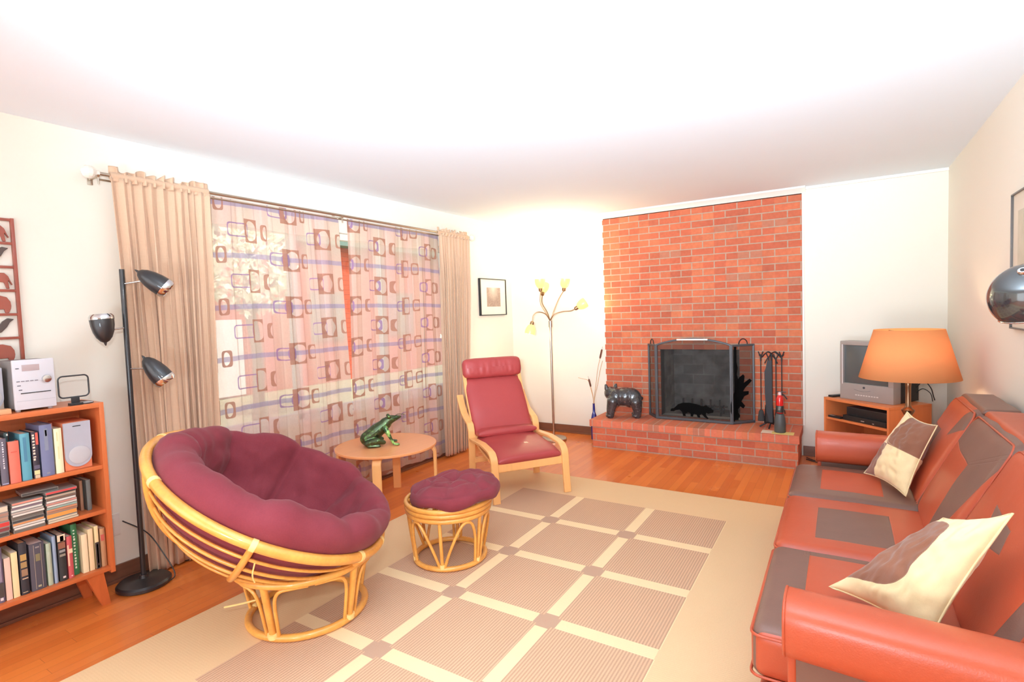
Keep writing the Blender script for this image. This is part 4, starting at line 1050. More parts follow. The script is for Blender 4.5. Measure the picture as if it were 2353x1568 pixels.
arm5([(-.05, -.02, .08), (-.13, -.03, .105), (-.18, -.03, .07), (-.195, -.03, .0)], (-.25, -.05, -1))

# ------------------------------------------------------------------ blue bottle vase with cattails
VX, VY = -2.29, 5.33
vs = thing('bottle_vase', 'slim cobalt blue bottle vase on the floor at the left end of the hearth', 'vase', (VX, VY, 0))
COB = M('cobalt_glass', (30, 44, 130), .08, coat=.6).vary(.05, 5).mat
b = B(); b.lathe([(.034, 0), (.037, .006), (.036, .14), (.034, .22), (.026, .265), (.014, .30), (.011, .385), (.014, .392), (.010, .392), (.009, .30), (.02, .25), (.02, .02)], c=(VX, VY, 0), seg=28); part('body', b, COB, vs)
STALK = plain('dry_stalk', (206, 160, 110), .8)
def stem(name, label, pts, cat_len=0, hang=None):
    b = B(); b.tube(smooth_path(pts, 6), .0024, 6); o = obj(name, b, STALK); tag(o, label, 'dried plant', 'dried stems in the blue bottle vase')
    if cat_len:
        a = Vector(pts[-1]); d = (a-Vector(pts[-2])).normalized(); b = B(); b.tube([a-d*.002, a+d*.012, a+d*(cat_len-.012), a+d*cat_len], [.006, .0095, .0095, .005], 12); b.tube([a+d*cat_len, a+d*(cat_len+.03)], .0012, 5)
        part('seed_head', b, plain('cattail_brown', (110, 66, 50), .95, g=(200, .3, .002)), o)
    return o
stem('cattail', 'tall dried cattail with the highest seed head in the vase', [(VX, VY, .05), (VX+.003, VY, .40), (VX+.03, VY+.01, .62), (VX+.055, VY+.01, .78), (VX+.082, VY+.01, .885)], .10)
stem('cattail', 'short dried cattail leaning left in the vase', [(VX, VY, .05), (VX-.003, VY, .40), (VX-.012, VY, .50), (VX-.03, VY, .575)], .085)
stem('dried_grass', 'pale dried grass stem bending left out of the vase', [(VX, VY, .05), (VX, VY-.003, .40), (VX-.03, VY, .55), (VX-.06, VY, .64), (VX-.115, VY, .655), (VX-.175, VY, .668)])
stem('dried_grass', 'thin straight dried grass stem rising to the right in the vase', [(VX, VY, .05), (VX+.004, VY+.003, .40), (VX+.05, VY, .60), (VX+.085, VY, .76), (VX+.115, VY, .86)])

# ------------------------------------------------------------------ glossy bear sculpture on the hearth
HZ = .285
BEAR = M('glossy_black_stone', (46, 46, 48), .18, .25, coat=.6)
def _bear():
    m = BEAR; n = m.noise(60, 3); n2 = m.noise(16, 3); c = m.mix(n2, (40, 40, 42), (86, 84, 86)); m.color(m.mix(n.gt(.62)*.4, c, (130, 130, 132))); m.bump(n*.6+n2, .55, .008); return m.mat
_bear()
bx = Vector((-.93, -.36, 0)).normalized(); by = Vector((-bx.y, bx.x, 0)); BO = Vector((-1.925, 5.245, HZ+.001))
def Q(a, s_, z): return BO+bx*a+by*s_+Vector((0, 0, z))
br = thing('bear_sculpture', 'glossy black bear sculpture standing at the left of the hearth', 'sculpture', BO)
it = [('e', Q(-.085, 0, .200), (.105, .085, .105)), ('e', Q(-.01, 0, .212), (.105, .080, .095)), ('e', Q(.075, 0, .205), (.085, .080, .100)), ('e', Q(-.03, 0, .245), (.12, .06, .065)),
      ('t', [Q(.08, -.01, .23), Q(.125, -.025, .245)], [.078, .066]), ('e', Q(.125, -.035, .245), (.068, .066, .070)), ('t', [Q(.140, -.080, .225), Q(.150, -.118, .198)], [.042, .028]), ('e', Q(.10, -.02, .15), (.06, .06, .07)),
      ('t', [Q(.165, -.015, .295), Q(.172, -.015, .330)], [.024, .015]), ('t', [Q(.075, -.040, .300), Q(.070, -.042, .332)], [.024, .015]),
      ('t', [Q(-.125, .050, .16), Q(-.140, .052, .08), Q(-.138, .052, .028)], [.066, .046, .040]), ('t', [Q(-.125, -.050, .16), Q(-.140, -.052, .08), Q(-.138, -.052, .028)], [.066, .046, .040]),
      ('t', [Q(.105, .045, .17), Q(.128, .046, .08), Q(.132, .046, .028)], [.062, .045, .039]), ('t', [Q(.105, -.045, .17), Q(.128, -.046, .08), Q(.132, -.046, .028)], [.062, .045, .039]),
      ('e', Q(.140, .046, .024), (.044, .040, .022)), ('e', Q(.140, -.046, .024), (.044, .040, .022)), ('e', Q(-.125, .052, .024), (.044, .040, .022)), ('e', Q(-.125, -.052, .024), (.044, .040, .022)), ('e', Q(-.190, 0, .195), (.014, .014, .02))]
blob('body', it, BEAR.mat, br, voxel=.006)
for s_ in (-.025, .032):
    b = B(); b.ball(Q(.140+s_, -.097, .268), .0075, u=10, v=8); part('eye', b, plain('bear_eye_%d' % int(s_*1000+50), (20, 20, 20), .05, coat=1.0), br)
b = B(); b.ball(Q(.153, -.145, .200), (.012, .012, .009), u=12, v=8); part('nose', b, BLACKP, br)

# ------------------------------------------------------------------ folding fire screen
MESHM = M('fine_black_mesh', (52, 50, 48), .8)
def _meshm():
    m = MESHM; x, y, z = m.xyz(); tr = m.t.nodes.new('ShaderNodeBsdfTransparent'); mx = m.t.nodes.new('ShaderNodeMixShader')
    p = .0032; a = ((x+y)/p).fract().lt(.36); c = (z/p).fract().lt(.36); f = (a+c).min(1.0)
    f = f*.0+.48
    m.t.links.new(f.k, mx.inputs[0]); m.t.links.new(tr.outputs[0], mx.inputs[1]); m.t.links.new(m.b.outputs[0], mx.inputs[2]); m.t.links.new(mx.outputs[0], m.out.inputs[0]); return m.mat
_meshm()
SCRM = plain('charcoal_painted_iron', (84, 86, 90), .45, .3)
scn = thing('fire_screen', 'black three panel folding fire screen with bear silhouettes before the firebox', 'fire screen', (-1.23, 5.30, HZ))
A_, B_, C_, D_ = Vector((-1.715, 5.47, 0)), Vector((-1.590, 5.302, 0)), Vector((-.876, 5.285, 0)), Vector((-.702, 5.455, 0))
ZT = 1.035
def bar(b, p, q, r=.010): b.tube([p, q], r, flat=(2*r, 2*r, (0, 0, 1) if abs((q-p).normalized().z) < .9 else (1, 0, 0)))
def V3(p, z): return Vector((p.x, p.y, z))
def panel(p, q, arch=False, label=None):
    d = (q-p).normalized(); g = .006; p = p+d*g; q = q-d*g
    b = B(); bar(b, V3(p, HZ+.001), V3(p, ZT)); bar(b, V3(q, HZ+.001), V3(q, ZT)); bar(b, V3(p, HZ+.014), V3(q, HZ+.014), .012)
    if arch:
        pts = [V3(p, ZT-.004)+(q-p)*t+Vector((0, 0, .062*math.sin(PI*t)**.8)) for t in [i/16 for i in range(17)]]
        b.tube(pts, .01, flat=(.018, .018, (0, 0, 1)))
    else: bar(b, V3(p, ZT-.008), V3(q, ZT-.008))
    f = part('panel_frame', b, SCRM, scn, smooth=30)
    b = B(); nn = d.cross(Vector((0, 0, 1)))*.0015
    if arch:
        poly = [V3(p, HZ+.01)]+[V3(q, HZ+.01)]+[V3(p, ZT-.004)+(q-p)*t+Vector((0, 0, .060*math.sin(PI*t)**.8)) for t in [i/12 for i in range(12, -1, -1)]]
    else: poly = [V3(p, HZ+.01), V3(q, HZ+.01), V3(q, ZT-.01), V3(p, ZT-.01)]
    vs_ = [b.bm.verts.new(v) for v in poly]; fc = b.bm.faces.new(vs_)
    part('mesh_panel', b, MESHM.mat, f, smooth=0)
    return f
f1 = panel(A_, B_); f2 = panel(B_, C_, True); f3 = panel(C_, D_)
for (p, q, par, k) in ((A_, B_, f1, .5), (C_, D_, f3, .52)):
    m_ = p.lerp(q, k); d = (q-p).normalized(); r = .046
    b = B(); b.tube([V3(m_, ZT)+d*(r*math.cos(PI*i/14))+Vector((0, 0, .052*math.sin(PI*i/14))) for i in range(15)], .005, 8); part('carry_handle', b, IRON, par)
BEARP = [(-.34, .02), (-.33, .05), (-.30, .055), (-.28, .075), (-.25, .105), (-.20, .125), (-.12, .13), (-.05, .12), (.0, .105), (.03, .10), (.06, .115), (.075, .10), (.11, .085), (.14, .06), (.135, .035), (.11, .030), (.085, .02), (.06, .03), (.055, .005), (.085, -.035), (.07, -.04), (.04, -.02), (.01, .015), (-.01, -.005), (-.005, -.03), (-.03, -.03), (-.045, .0), (-.075, .01), (-.085, -.025), (-.11, -.025), (-.11, .01), (-.14, .02), (-.17, .0), (-.165, -.025), (-.195, -.025), (-.205, .02), (-.235, .045), (-.28, .035), (-.30, .02)]
BLK = plain('black_cutout_iron', (9, 9, 9), .9, spec=.1)
def cutout(name, poly, org, d, par, sc_, rot=0.0):
    nn = d.cross(Vector((0, 0, 1))); b = B(); c, s_ = math.cos(rot), math.sin(rot)
    P2 = [((x*c-y*s_)*sc_, (x*s_+y*c)*sc_) for x, y in poly]
    A = [b.bm.verts.new(org+d*x+Vector((0, 0, y))+nn*.004) for x, y in P2]; Cc = [b.bm.verts.new(org+d*x+Vector((0, 0, y))+nn*.007) for x, y in P2]
    f1_ = b.bm.faces.new(A); f2_ = b.bm.faces.new(Cc[::-1]); n = len(A); f1_.normal_update(); f2_.normal_update()
    for k in range(n): b.bm.faces.new((A[k], Cc[k], Cc[(k+1) % n], A[(k+1) % n]))
    bmesh.ops.triangulate(b.bm, faces=[f1_, f2_]); return part(name, b, BLK, par, smooth=0)
dB = (C_-B_).normalized()
cutout('bear_silhouette', BEARP, V3(B_, .355)+dB*.43, dB, f2, .86)
dD = (D_-C_).normalized(); CUB = [(-.34, .02), (-.30, .055), (-.25, .095), (-.18, .12), (-.10, .125), (-.02, .115), (.02, .14), (.05, .125), (.10, .115), (.14, .085), (.13, .065), (.09, .055), (.06, .05), (.12, .0), (.11, -.03), (.08, -.015), (.02, .02), (-.02, .03), (.0, -.03), (-.03, -.04), (-.06, .0), (-.12, .015), (-.15, -.04), (-.18, -.03), (-.17, .01), (-.22, .03), (-.26, -.02), (-.29, -.01), (-.26, .03)]
cutout('climbing_bear_silhouette', CUB, V3(C_, .60)+dD*.150, dD, f3, .95, math.radians(70))
TRK = [(-.012, -.33), (.028, -.33), (.022, -.2), (.034, -.19), (.02, -.1), (.03, -.06), (.018, 0), (.03, .05), (.014, .1), (.024, .16), (.012, .22), (.014, .36), (-.012, .36)]
cutout('tree_silhouette', TRK, V3(C_, .655)+dD*.038, dD, f3, 1.0)
# white strip lying along the arch top, and the grate in the firebox
b = B(); b.box((-1.372, 5.262, 1.080), (-1.082, 5.2815, 1.094), .001)
gr = thing('fire_grate', 'black iron fire grate standing inside the firebox behind the screen', 'grate', (-1.22, 5.72, HZ))
tag(obj('damper_handle_strip', b, plain('white_enamel_strip', (240, 236, 230), .4)), 'white strip resting along the arched top of the fire screen', 'strip')
b = B()
for i in range(5):
    x = -1.40+.09*i; b.tube(smooth_path([(x, 5.60, .46), (x, 5.60, .385), (x, 5.63, .365), (x, 5.80, .365)], 4), .009, 8)
for y in (5.63, 5.79): b.tube([(-1.44, y, .355), (-1.00, y, .355)], .009, 8)
for x in (-1.40, -1.04):
    for y in (5.63, 5.79): b.tube([(x, y, HZ), (x, y, .355)], .009, 8)
part('bars', b, IRON, gr)

# ------------------------------------------------------------------ fireplace tools
TX, TY = -.538, 5.30
ts = thing('tool_stand', 'black iron fireplace tool stand at the right end of the hearth', 'tool stand', (TX, TY, HZ))
b = B(); b.tube([(TX, TY, HZ+.03), (TX, TY, .965)], .0085, 12); part('post', b, IRON, ts)
for a in (200, 262, 330, 90):
    c, s_ = math.cos(math.radians(a)), math.sin(math.radians(a)); b = B(); b.tube(smooth_path([(TX, TY, HZ+.075), (TX+.04*c, TY+.04*s_, HZ+.045), (TX+.105*c, TY+.105*s_, HZ+.007)], 5), .0065, 8); part('foot', b, IRON, ts)
for sg in (-1, 1):
    for dy in (-.03, .03):
        b = B(); b.tube(smooth_path([(TX, TY, .955), (TX+.028*sg, TY+dy, .972), (TX+.062*sg, TY+dy, .945), (TX+.080*sg, TY+dy, .925), (TX+.098*sg, TY+dy, .948)], 5), .0048, 8); part('hook', b, IRON, ts)
    b = B(); b.tube(smooth_path([(TX, TY, .950), (TX+.03*sg, TY-.03, .915), (TX+.052*sg, TY-.03, .870)], 5), .0048, 8); part('hook', b, IRON, ts)
def tool(name, label, x, y, ztop, zbot, head):
    t = thing(name, label, 'fireplace tool', (x, y, zbot))
    b = B(); b.tube([(x, y, zbot+.10), (x, y, ztop-.03)], .0046, 10); part('shaft', b, IRON, t)
    b = B(); b.tube([(x-.020, y, ztop+.012), (x-.010, y, ztop-.015), (x, y, ztop-.034)], .005, 8); b.tube([(x+.020, y, ztop+.012), (x+.010, y, ztop-.015), (x, y, ztop-.034)], .005, 8); b.tube([(x, y, ztop-.03), (x, y, ztop-.075)], .007, 10); part('handle', b, IRON, t)
    b = B()
    if head == 'brush': b.lathe([(.010, .10), (.020, .085), (.027, .04), (.030, .0)][::-1], c=(x, y, zbot), seg=20)
    elif head == 'shovel':
        b.grid(8, 8, lambda u, v: (x+(u-.5)*.085*(1-.25*v), y+.020*abs(2*u-1)**2-.012, zbot+.165*v)); 
    elif head == 'poker': b.tube([(x, y, zbot+.11), (x, y, zbot+.0)], [.005, .002], 8); b.tube(smooth_path([(x, y, zbot+.06), (x+.02, y, zbot+.05), (x+.024, y, zbot+.02)], 4), .004, 8)
    else:
        b.tube([(x, y, zbot+.11), (x-.012, y, zbot+.0)], .004, 8); b.tube([(x, y, zbot+.11), (x+.012, y, zbot+.0)], .004, 8)
    o = part(head if head != 'brush' else 'bristles', b, IRON if head != 'brush' else plain('dark_bristles', (60, 60, 60), .95, g=(300, .5, .003)), t)
    if head == 'shovel': md = o.modifiers.new('thickness', 'SOLIDIFY'); md.thickness = .003
tool('hearth_brush', 'iron hearth brush hanging at the left of the tool stand', TX-.085, TY-.03, .965, .345, 'brush')
tool('poker', 'thin iron poker hanging at the right of the tool stand', TX+.085, TY-.03, .965, .40, 'poker')
tool('ash_shovel', 'broad iron shovel hanging in the middle of the tool stand', TX-.018, TY-.05, .955, .33, 'shovel')
tool('tongs', 'iron tongs hanging beside the shovel on the tool stand', TX+.040, TY-.045, .945, .36, 'tongs')
b = B(); b.prism([(-.052, .80), (-.040, .835), (-.028, .90), (.008, .90), (.012, .34), (-.012, .34), (-.040, .44), (-.050, .60)], 'Y', TY-.062, TY-.056, M4=Matrix.Translation((TX, 0, 0)))
tag(obj('ash_pan_blade', b, plain('dark_grey_sheet_steel', (48, 48, 52), .6, .2), smooth=0), 'long dark steel blade hanging from the front of the tool stand', 'fireplace tool')
# extinguisher on a grey canister, papers beneath
EX, EY = -.455, 5.10
b = B(); b.box((-.60, 5.035, HZ), (-.49, 5.15, HZ+.0016)); tag(obj('paper_sheet', b, plain('pinkish_white_paper', (236, 212, 190), .8), smooth=0, rot=(0, 0, 0)), 'pinkish white sheet of paper on the hearth under the tool stand', 'paper')
b = B(); b.box((-.515, 5.015, HZ+.0017), (-.345, 5.125, HZ+.0037)); tag(obj('paper_sheet', b, plain('pale_yellow_paper', (226, 200, 124), .8), smooth=0), 'yellow sheet of paper on the hearth under the grey canister', 'paper')
cz = HZ+.0038
cn = thing('canister', 'dark grey round canister at the right end of the hearth', 'canister', (EX, EY, cz))
b = B(); b.lathe([(.042, 0), (.046, .006), (.045, .090), (.041, .125), (.034, .150), (.030, .160), (.026, .162)], c=(EX, EY, cz), seg=32); part('body', b, plain('dark_grey_canister', (78, 82, 82), .5), cn)
ez = cz+.163
fe = thing('fire_extinguisher', 'small red fire extinguisher with a black label above the grey canister', 'fire extinguisher', (EX, EY, ez))
REDE = plain('extinguisher_red', (214, 34, 34), .2, coat=.6)
b = B(); b.lathe([(.018, 0), (.026, .006), (.030, .018), (.030, .130), (.025, .148), (.014, .158), (.012, .165)], c=(EX, EY, ez), seg=32); cy = part('cylinder', b, REDE, fe)
b = B(); b.lathe([(.0305, .012), (.0310, .018), (.0310, .070), (.0305, .071)], c=(EX, EY, ez), seg=32, cap=False); lb = part('label_band', b, plain('black_label', (52, 54, 52), .4), cy, label='black label band')
for i, z in enumerate((.058, .046, .036)): b = B(); b.box((EX-.012, EY-.0315, ez+z), (EX+.012-.004*i, EY-.030, ez+z+.004)); part('label_print', b, plain('label_grey_%d' % i, (150, 154, 146), .5), lb, smooth=0)
b = B(); b.lathe([(.013, .160), (.014, .180), (.010, .188)], c=(EX, EY, ez), seg=20); part('valve', b, plain('valve_pink_white', (226, 190, 190), .4), fe)
b = B(); b.box((EX-.022, EY-.006, ez+.186), (EX+.050, EY+.006, ez+.193), .002); b.tube([(EX+.0, EY, ez+.180), (EX+.03, EY, ez+.165), (EX+.056, EY, ez+.128)], .0055, 8); part('lever', b, BLACKP, fe)
b = B(); b.tube(smooth_path([(-.27, 5.42, .006), (-.20, 5.34, .006), (-.10, 5.38, .006), (-.02, 5.32, .006), (.03, 5.40, .006)], 8), .004, 6); b.tube(smooth_path([(-.27, 5.36, .006), (-.17, 5.28, .006), (-.08, 5.30, .006), (.0, 5.22, .006)], 8), .004, 6)
tag(obj('floor_cable', b, BLACKP), 'black cables on the floor between the hearth and the television stand', 'cable')

# ------------------------------------------------------------------ television stand in the corner and what is on it
A2, B2, C2 = Vector((-.128, 5.209, 0)), Vector((.301, 4.802, 0)), Vector((.628, 5.082, 0))
tx = (B2-A2).normalized(); ty = Vector((-tx.y, tx.x, 0))                # along the front, towards the corner
WD, DP, TVZ = .591, .415, .600
def M3(o, ax, ay): return Matrix(((ax.x, ay.x, 0, o.x), (ax.y, ay.y, 0, o.y), (0, 0, 1, o.z), (0, 0, 0, 1)))
MS = M3(A2, tx, ty)
CHW = wood('cherry_stand_wood', (222, 132, 78), .4, 'Z', coat=.15, amt=.10)
tv_s = thing('television_stand', 'cherry wood television stand with open shelves set across the corner', 'television stand', (A2+tx*WD/2+ty*DP/2))
for nm, lo, hi in (('side_panel', (0, 0, .0), (.018, DP, TVZ-.022)), ('side_panel', (WD-.018, 0, .0), (WD, DP, TVZ-.022)), ('top_panel', (0, 0, TVZ-.022), (WD, DP, TVZ)), ('shelf', (.018, .01, .415), (WD-.018, DP-.01, .433)), ('shelf', (.018, .01, .235), (WD-.018, DP-.01, .253)), ('bottom_panel', (.018, .01, .05), (WD-.018, DP-.01, .068)), ('back_panel', (.018, DP-.008, .068), (WD-.018, DP-.002, TVZ-.022))):
    b = B(); b.box(lo, hi, .0015, M4=MS); part(nm, b, CHW, tv_s, smooth=30)
def device(name, label, cat, lo, hi, col=BLACKP, panel=None, extra=None):
    c = MS @ Vector(((lo[0]+hi[0])/2, (lo[1]+hi[1])/2, lo[2]))
    t = thing(name, label, cat, c); b = B(); b.box(lo, hi, .003, M4=MS); part('body', b, col, t, smooth=30)
    b = B(); b.box((lo[0]+.004, lo[1]-.003, lo[2]+.004), (hi[0]-.004, lo[1]+.001, hi[2]-.004), .001, M4=MS); f = part('front_panel', b, panel or BLACKP, t, smooth=30)
    if extra:
        for (x0, x1, z0, z1, m_) in extra: b = B(); b.box((lo[0]+x0, lo[1]-.0045, lo[2]+z0), (lo[0]+x1, lo[1]-.002, lo[2]+z1), M4=MS); part('button', b, m_, f, smooth=0)
    return t
SIL2 = plain('silver_button', (200, 200, 200), .3, .5)
device('disc_player', 'long flat black disc player on the upper shelf of the television stand', 'disc player', (.16, .03, .433), (.545, .33, .473), extra=[(.17, .20, .014, .020, SIL2), (.27, .285, .010, .016, SIL2)])
device('video_recorder', 'black video recorder stacked on the flat disc player', 'video recorder', (.155, .075, .4735), (.525, .36, .535), plain('dark_recorder_grey', (74, 74, 78), .45))
device('receiver_box', 'small black box on the lower shelf of the television stand', 'receiver', (.28, .04, .253), (.50, .26, .292))
rm = thing('remote_control', 'black remote control with silver keys at the left of the upper shelf', 'remote control', MS @ Vector((.09, .06, .433)))
b = B(); b.box((.030, .012, .433), (.150, .060, .449), .004, M4=MS); part('body', b, BLACKP, rm)
for i in range(3): b = B(); b.box((.036+.016*i, .018, .449), (.048+.016*i, .040, .4505), M4=MS); part('key', b, SIL2, rm, smooth=0)
rm = thing('remote_control', 'black remote control lying on top of the stand left of the television', 'remote control', MS @ Vector((.06, .08, TVZ)))
b = B(); b.box((.010, .035, TVZ), (.055, .190, TVZ+.016), .004, M4=MS); part('body', b, BLACKP, rm)
# television
TA, TB = Vector((-.011, 5.178, TVZ)), Vector((.336, 4.933, TVZ))
tvx = (TB-TA).normalized(); tvy = Vector((-tvx.y, tvx.x, 0)); TW = (TB-TA).length
MT = M3(TA, tvx, tvy)
TVG = plain('television_silver_grey', (164, 158, 154), .4, .2)
tv = thing('television', 'boxy silver tube television with a dark screen on the corner stand', 'television', TA+tvx*TW/2+tvy*.15)
HT = .480
sx0, sx1, sz0, sz1 = .028, TW-.040, .135, .445
b = B()
b.box((0, 0, 0), (TW, .09, sz0), .008, M4=MT); b.box((0, 0, sz1), (TW, .09, HT), .010, M4=MT)
b.box((0, 0, sz0-.01), (sx0, .09, sz1+.01), .006, M4=MT); b.box((sx1, 0, sz0-.01), (TW, .09, sz1+.01), .006, M4=MT)
bz = part('front_bezel', b, TVG, tv, smooth=30)
SCR = M('dark_screen_glass', (88, 94, 94), .08, coat=.4).vary(.03, 3).mat
b = B(); b.grid(24, 20, lambda u, v: tuple(MT @ Vector((sx0+(sx1-sx0)*u, .018-.014*math.sin(PI*u)*math.sin(PI*v), sz0+(sz1-sz0)*v)))); part('screen', b, SCR, tv, smooth=180)
b = B()
pr = [(0.010, .09, .0, HT-.0), (0.012, .20, .0, HT-.02), (.030, .36, .0, HT-.09)]
rings = []
for i, (ins, d, zb, zt) in enumerate(pr): rings.append([b.bm.verts.new(MT @ Vector(p)) for p in ((ins, d, 0), (TW-ins, d, 0), (TW-ins, d, zt), (ins, d, zt))])
for r_a, r_b in zip(rings, rings[1:]):
    for k in range(4): b.bm.faces.new((r_a[k], r_a[(k+1) % 4], r_b[(k+1) % 4], r_b[k]))
b.bm.faces.new(rings[-1]); b.bm.faces.new(rings[0]); part('rear_housing', b, BLACKP, tv, smooth=0)
b = B(); b.box((sx0-.008, -.003, sz0-.012), (sx0-.002, .004, sz1+.006), .001, M4=MT); part('bezel_edge', b, plain('bright_bezel_edge', (226, 222, 222), .3), bz, smooth=0)
b = B(); b.lathe([(.009, 0), (.009, .002), (.006, .003)], seg=18, M4=MT @ Matrix.Translation((TW*.47, 0, .108)) @ Matrix.Rotation(PI/2, 4, 'X')); part('round_badge', b, plain('badge_dark', (70, 74, 80), .3), bz)
for i in range(9): b = B(); b.box((.13+.021*i, -.002, .040), (.144+.021*i, .002, .048), .001, M4=MT); part('button', b, plain('tv_button_%d' % i, (214, 210, 206), .4), bz, smooth=0)
b = B(); b.tube([MT @ Vector((.12+.13*t, -.001, .088-.012*math.sin(PI*t))) for t in [i/10 for i in range(11)]], .002, 6); part('trim_curve', b, plain('trim_curve_grey', (140, 136, 136), .4), bz)
b = B(); b.tube(smooth_path([(.50, 5.22, .70), (.545, 5.20, .76), (.59, 5.20, .71), (.61, 5.22, .64), (.62, 5.24, .608)], 6), .0035, 6)
b.tube(smooth_path([(.50, 5.22, .66), (.54, 5.20, .70), (.585, 5.17, .67), (.60, 5.18, .606)], 6), .003, 6)
tag(obj('television_cable', b, BLACKP), 'black cables looping behind the television on the corner stand', 'cable')

# ------------------------------------------------------------------ table lamp on a small end table
LPX, LPY = .362, 4.19
et = thing('end_table', 'small cherry wood end table under the orange shaded lamp, behind the sofa arm', 'table', (LPX, LPY, 0))
b = B(); b.box((LPX-.15, LPY-.15, .405), (LPX+.15, LPY+.15, .425), .004); part('top', b, CHW, et)
for sx in (-1, 1):
    for sy in (-1, 1): b = B(); b.box((LPX+sx*.125-.015, LPY+sy*.125-.015, 0), (LPX+sx*.125+.015, LPY+sy*.125+.015, .405), .003); part('leg', b, CHW, et)
tl = thing('table_lamp', 'table lamp with a wide orange drum shade and bronze stem in front of the television', 'table lamp', (LPX, LPY, .425))
BRZ = plain('bronze_stem', (132, 100, 74), .25, .8)
b = B(); b.lathe([(.075, 0), (.078, .006), (.076, .016), (.03, .024), (.016, .040), (.013, .10), (.014, .20), (.020, .235), (.034, .262), (.036, .272), (.022, .285), (.015, .30), (.0155, .42), (.018, .44), (.012, .46)], c=(LPX, LPY, .425), seg=24); part('stem', b, BRZ, tl, smooth=30)
b = B(); b.tube([(LPX, LPY, .88), (LPX, LPY, .95)], .016, 14); part('socket', b, BRASS, tl)
SHD = M('orange_lamp_shade', (238, 172, 112), .85)
def _shade():
    m = SHD; x, y, z = m.xyz(); n = m.noise(500, 2, m.vec(x, y, z*.2)); m.color(m.scale(m.c, (n-.5)*.08+1.0))
    tl_ = m.t.nodes.new('ShaderNodeBsdfTranslucent'); m.t.links.new(m.c, tl_.inputs[0]); mx = m.t.nodes.new('ShaderNodeMixShader'); mx.inputs[0].default_value = .35
    m.t.links.new(m.b.outputs[0], mx.inputs[1]); m.t.links.new(tl_.outputs[0], mx.inputs[2]); m.t.links.new(mx.outputs[0], m.out.inputs[0])
_shade()
b = B(); b.lathe([(.267, .902), (.185, 1.212)], c=(LPX, LPY, 0), seg=72, cap=False); sh = part('lamp_shade', b, SHD.mat, tl)
md = sh.modifiers.new('thickness', 'SOLIDIFY'); md.thickness = .0025
b = B(); b.tube([(LPX, LPY, .93), (LPX, LPY, 1.195)], .003, 8)
for k in range(3): a = 2*PI*k/3; b.tube([(LPX, LPY, 1.19), (LPX+.184*math.cos(a), LPY+.184*math.sin(a), 1.200)], .0022, 6)
part('shade_carrier', b, BRASS, tl)
b = B(); b.ball((LPX, LPY, 1.0), (.030, .030, .042)); part('bulb', b, BULB, tl)
light('table_lamp_light', 'POINT', (LPX, LPY, 1.06), 4.0, (1, .78, .5), shadow_soft_size=.04)

# ------------------------------------------------------------------ sofa
SR = Vector((.25, 2.68, 0))
RED_, BRN_ = (182, 79, 49), (120, 87, 74)
def leather(name, base=RED_, patch=BRN_, polys=(), plane='xy', rough=.37):
    m = M(name, base, rough, coat=.02, spec=.45); x, y, z = m.xyz()
    W_ = {'x': x+SR.x, 'y': y+SR.y, 'z': z+SR.z}; a, c_ = W_[plane[0]], W_[plane[1]]
    n = m.noise(2.5, 3); n2 = m.noise(260, 3); n3 = m.noise(11, 4)
    col = m.scale(m.rgb(base), (n-.5)*.16+1.0)
    seam = None
    if polys:
        mask = None; edge = None
        for P_ in polys:
            area = sum(P_[i][0]*P_[(i+1) % len(P_)][1]-P_[(i+1) % len(P_)][0]*P_[i][1] for i in range(len(P_)))
            if area < 0: P_ = P_[::-1]
            dmin = None
            for i in range(len(P_)):
                (x0, y0), (x1, y1) = P_[i], P_[(i+1) % len(P_)]; L = math.hypot(x1-x0, y1-y0); nx, ny = -(y1-y0)/L, (x1-x0)/L
                d = (a*nx+c_*ny)-(x0*nx+y0*ny); dmin = d if dmin is None else dmin.min(d)
            k = dmin.gt(0.0); e = dmin.abs(); mask = k if mask is None else mask.max(k); edge = e if edge is None else edge.min(e)
        col = m.mix(mask, col, m.scale(m.rgb(patch), (n3-.5)*.2+1.0)); seam = (edge/.004).min(1.0)
        m.b.inputs['Roughness'].default_value = rough
        m.t.links.new((mask*.10+rough).k, m.b.inputs['Roughness'])
    m.color(col); h_ = n2*.35+n3*1.2
    if seam is not None: h_ = h_+seam*1.2
    m.bump(h_, .22, .005); return m.mat
LR, LB = leather('sofa_red_leather'), leather('sofa_brown_leather', BRN_)
sf = thing('sofa', 'long red and brown patchwork leather sofa along the right wall', 'sofa', SR)
b = B(); b.rbox((-.215, 1.60, .05), (.66, 3.80, .255), .02, 8); part('base', b, LR, sf, smooth=60)
b = B(); b.prism([(.58, .05), (.715, .05), (.715, .85), (.69, .865), (.66, .85), (.56, .30)], 'Y', 1.56, 3.80); part('back_frame', b, LB, sf, smooth=20)
for x, y in ((-.16, 1.66), (-.16, 3.74), (.62, 1.66), (.62, 3.74)): b = B(); b.lathe([(.022, RUGZ if x < -.1 else 0), (.028, .05)], c=(x, y, 0), seg=16); part('leg', b, DARKW, sf)
seats = [(1.695, 2.362, [[(-.232, 1.705), (-.105, 1.705), (-.105, 2.352), (-.232, 2.352)], [(-.12, 2.285), (.40, 2.285), (.40, 2.37), (-.12, 2.37)]], RED_, BRN_, 0), (2.366, 3.030, [[(-.094, 2.47), (.178, 2.47), (.178, 2.84), (-.094, 2.84)]], RED_, BRN_, 1), (3.034, 3.642, [[(-.095, 3.145), (.175, 3.13), (.175, 3.49), (-.095, 3.51)]], BRN_, RED_, 2)]
def piping(name, pts, r, mat, parent): b = B(); b.tube(pts, r, 6, closed=True); return part(name, b, mat, parent, smooth=60)
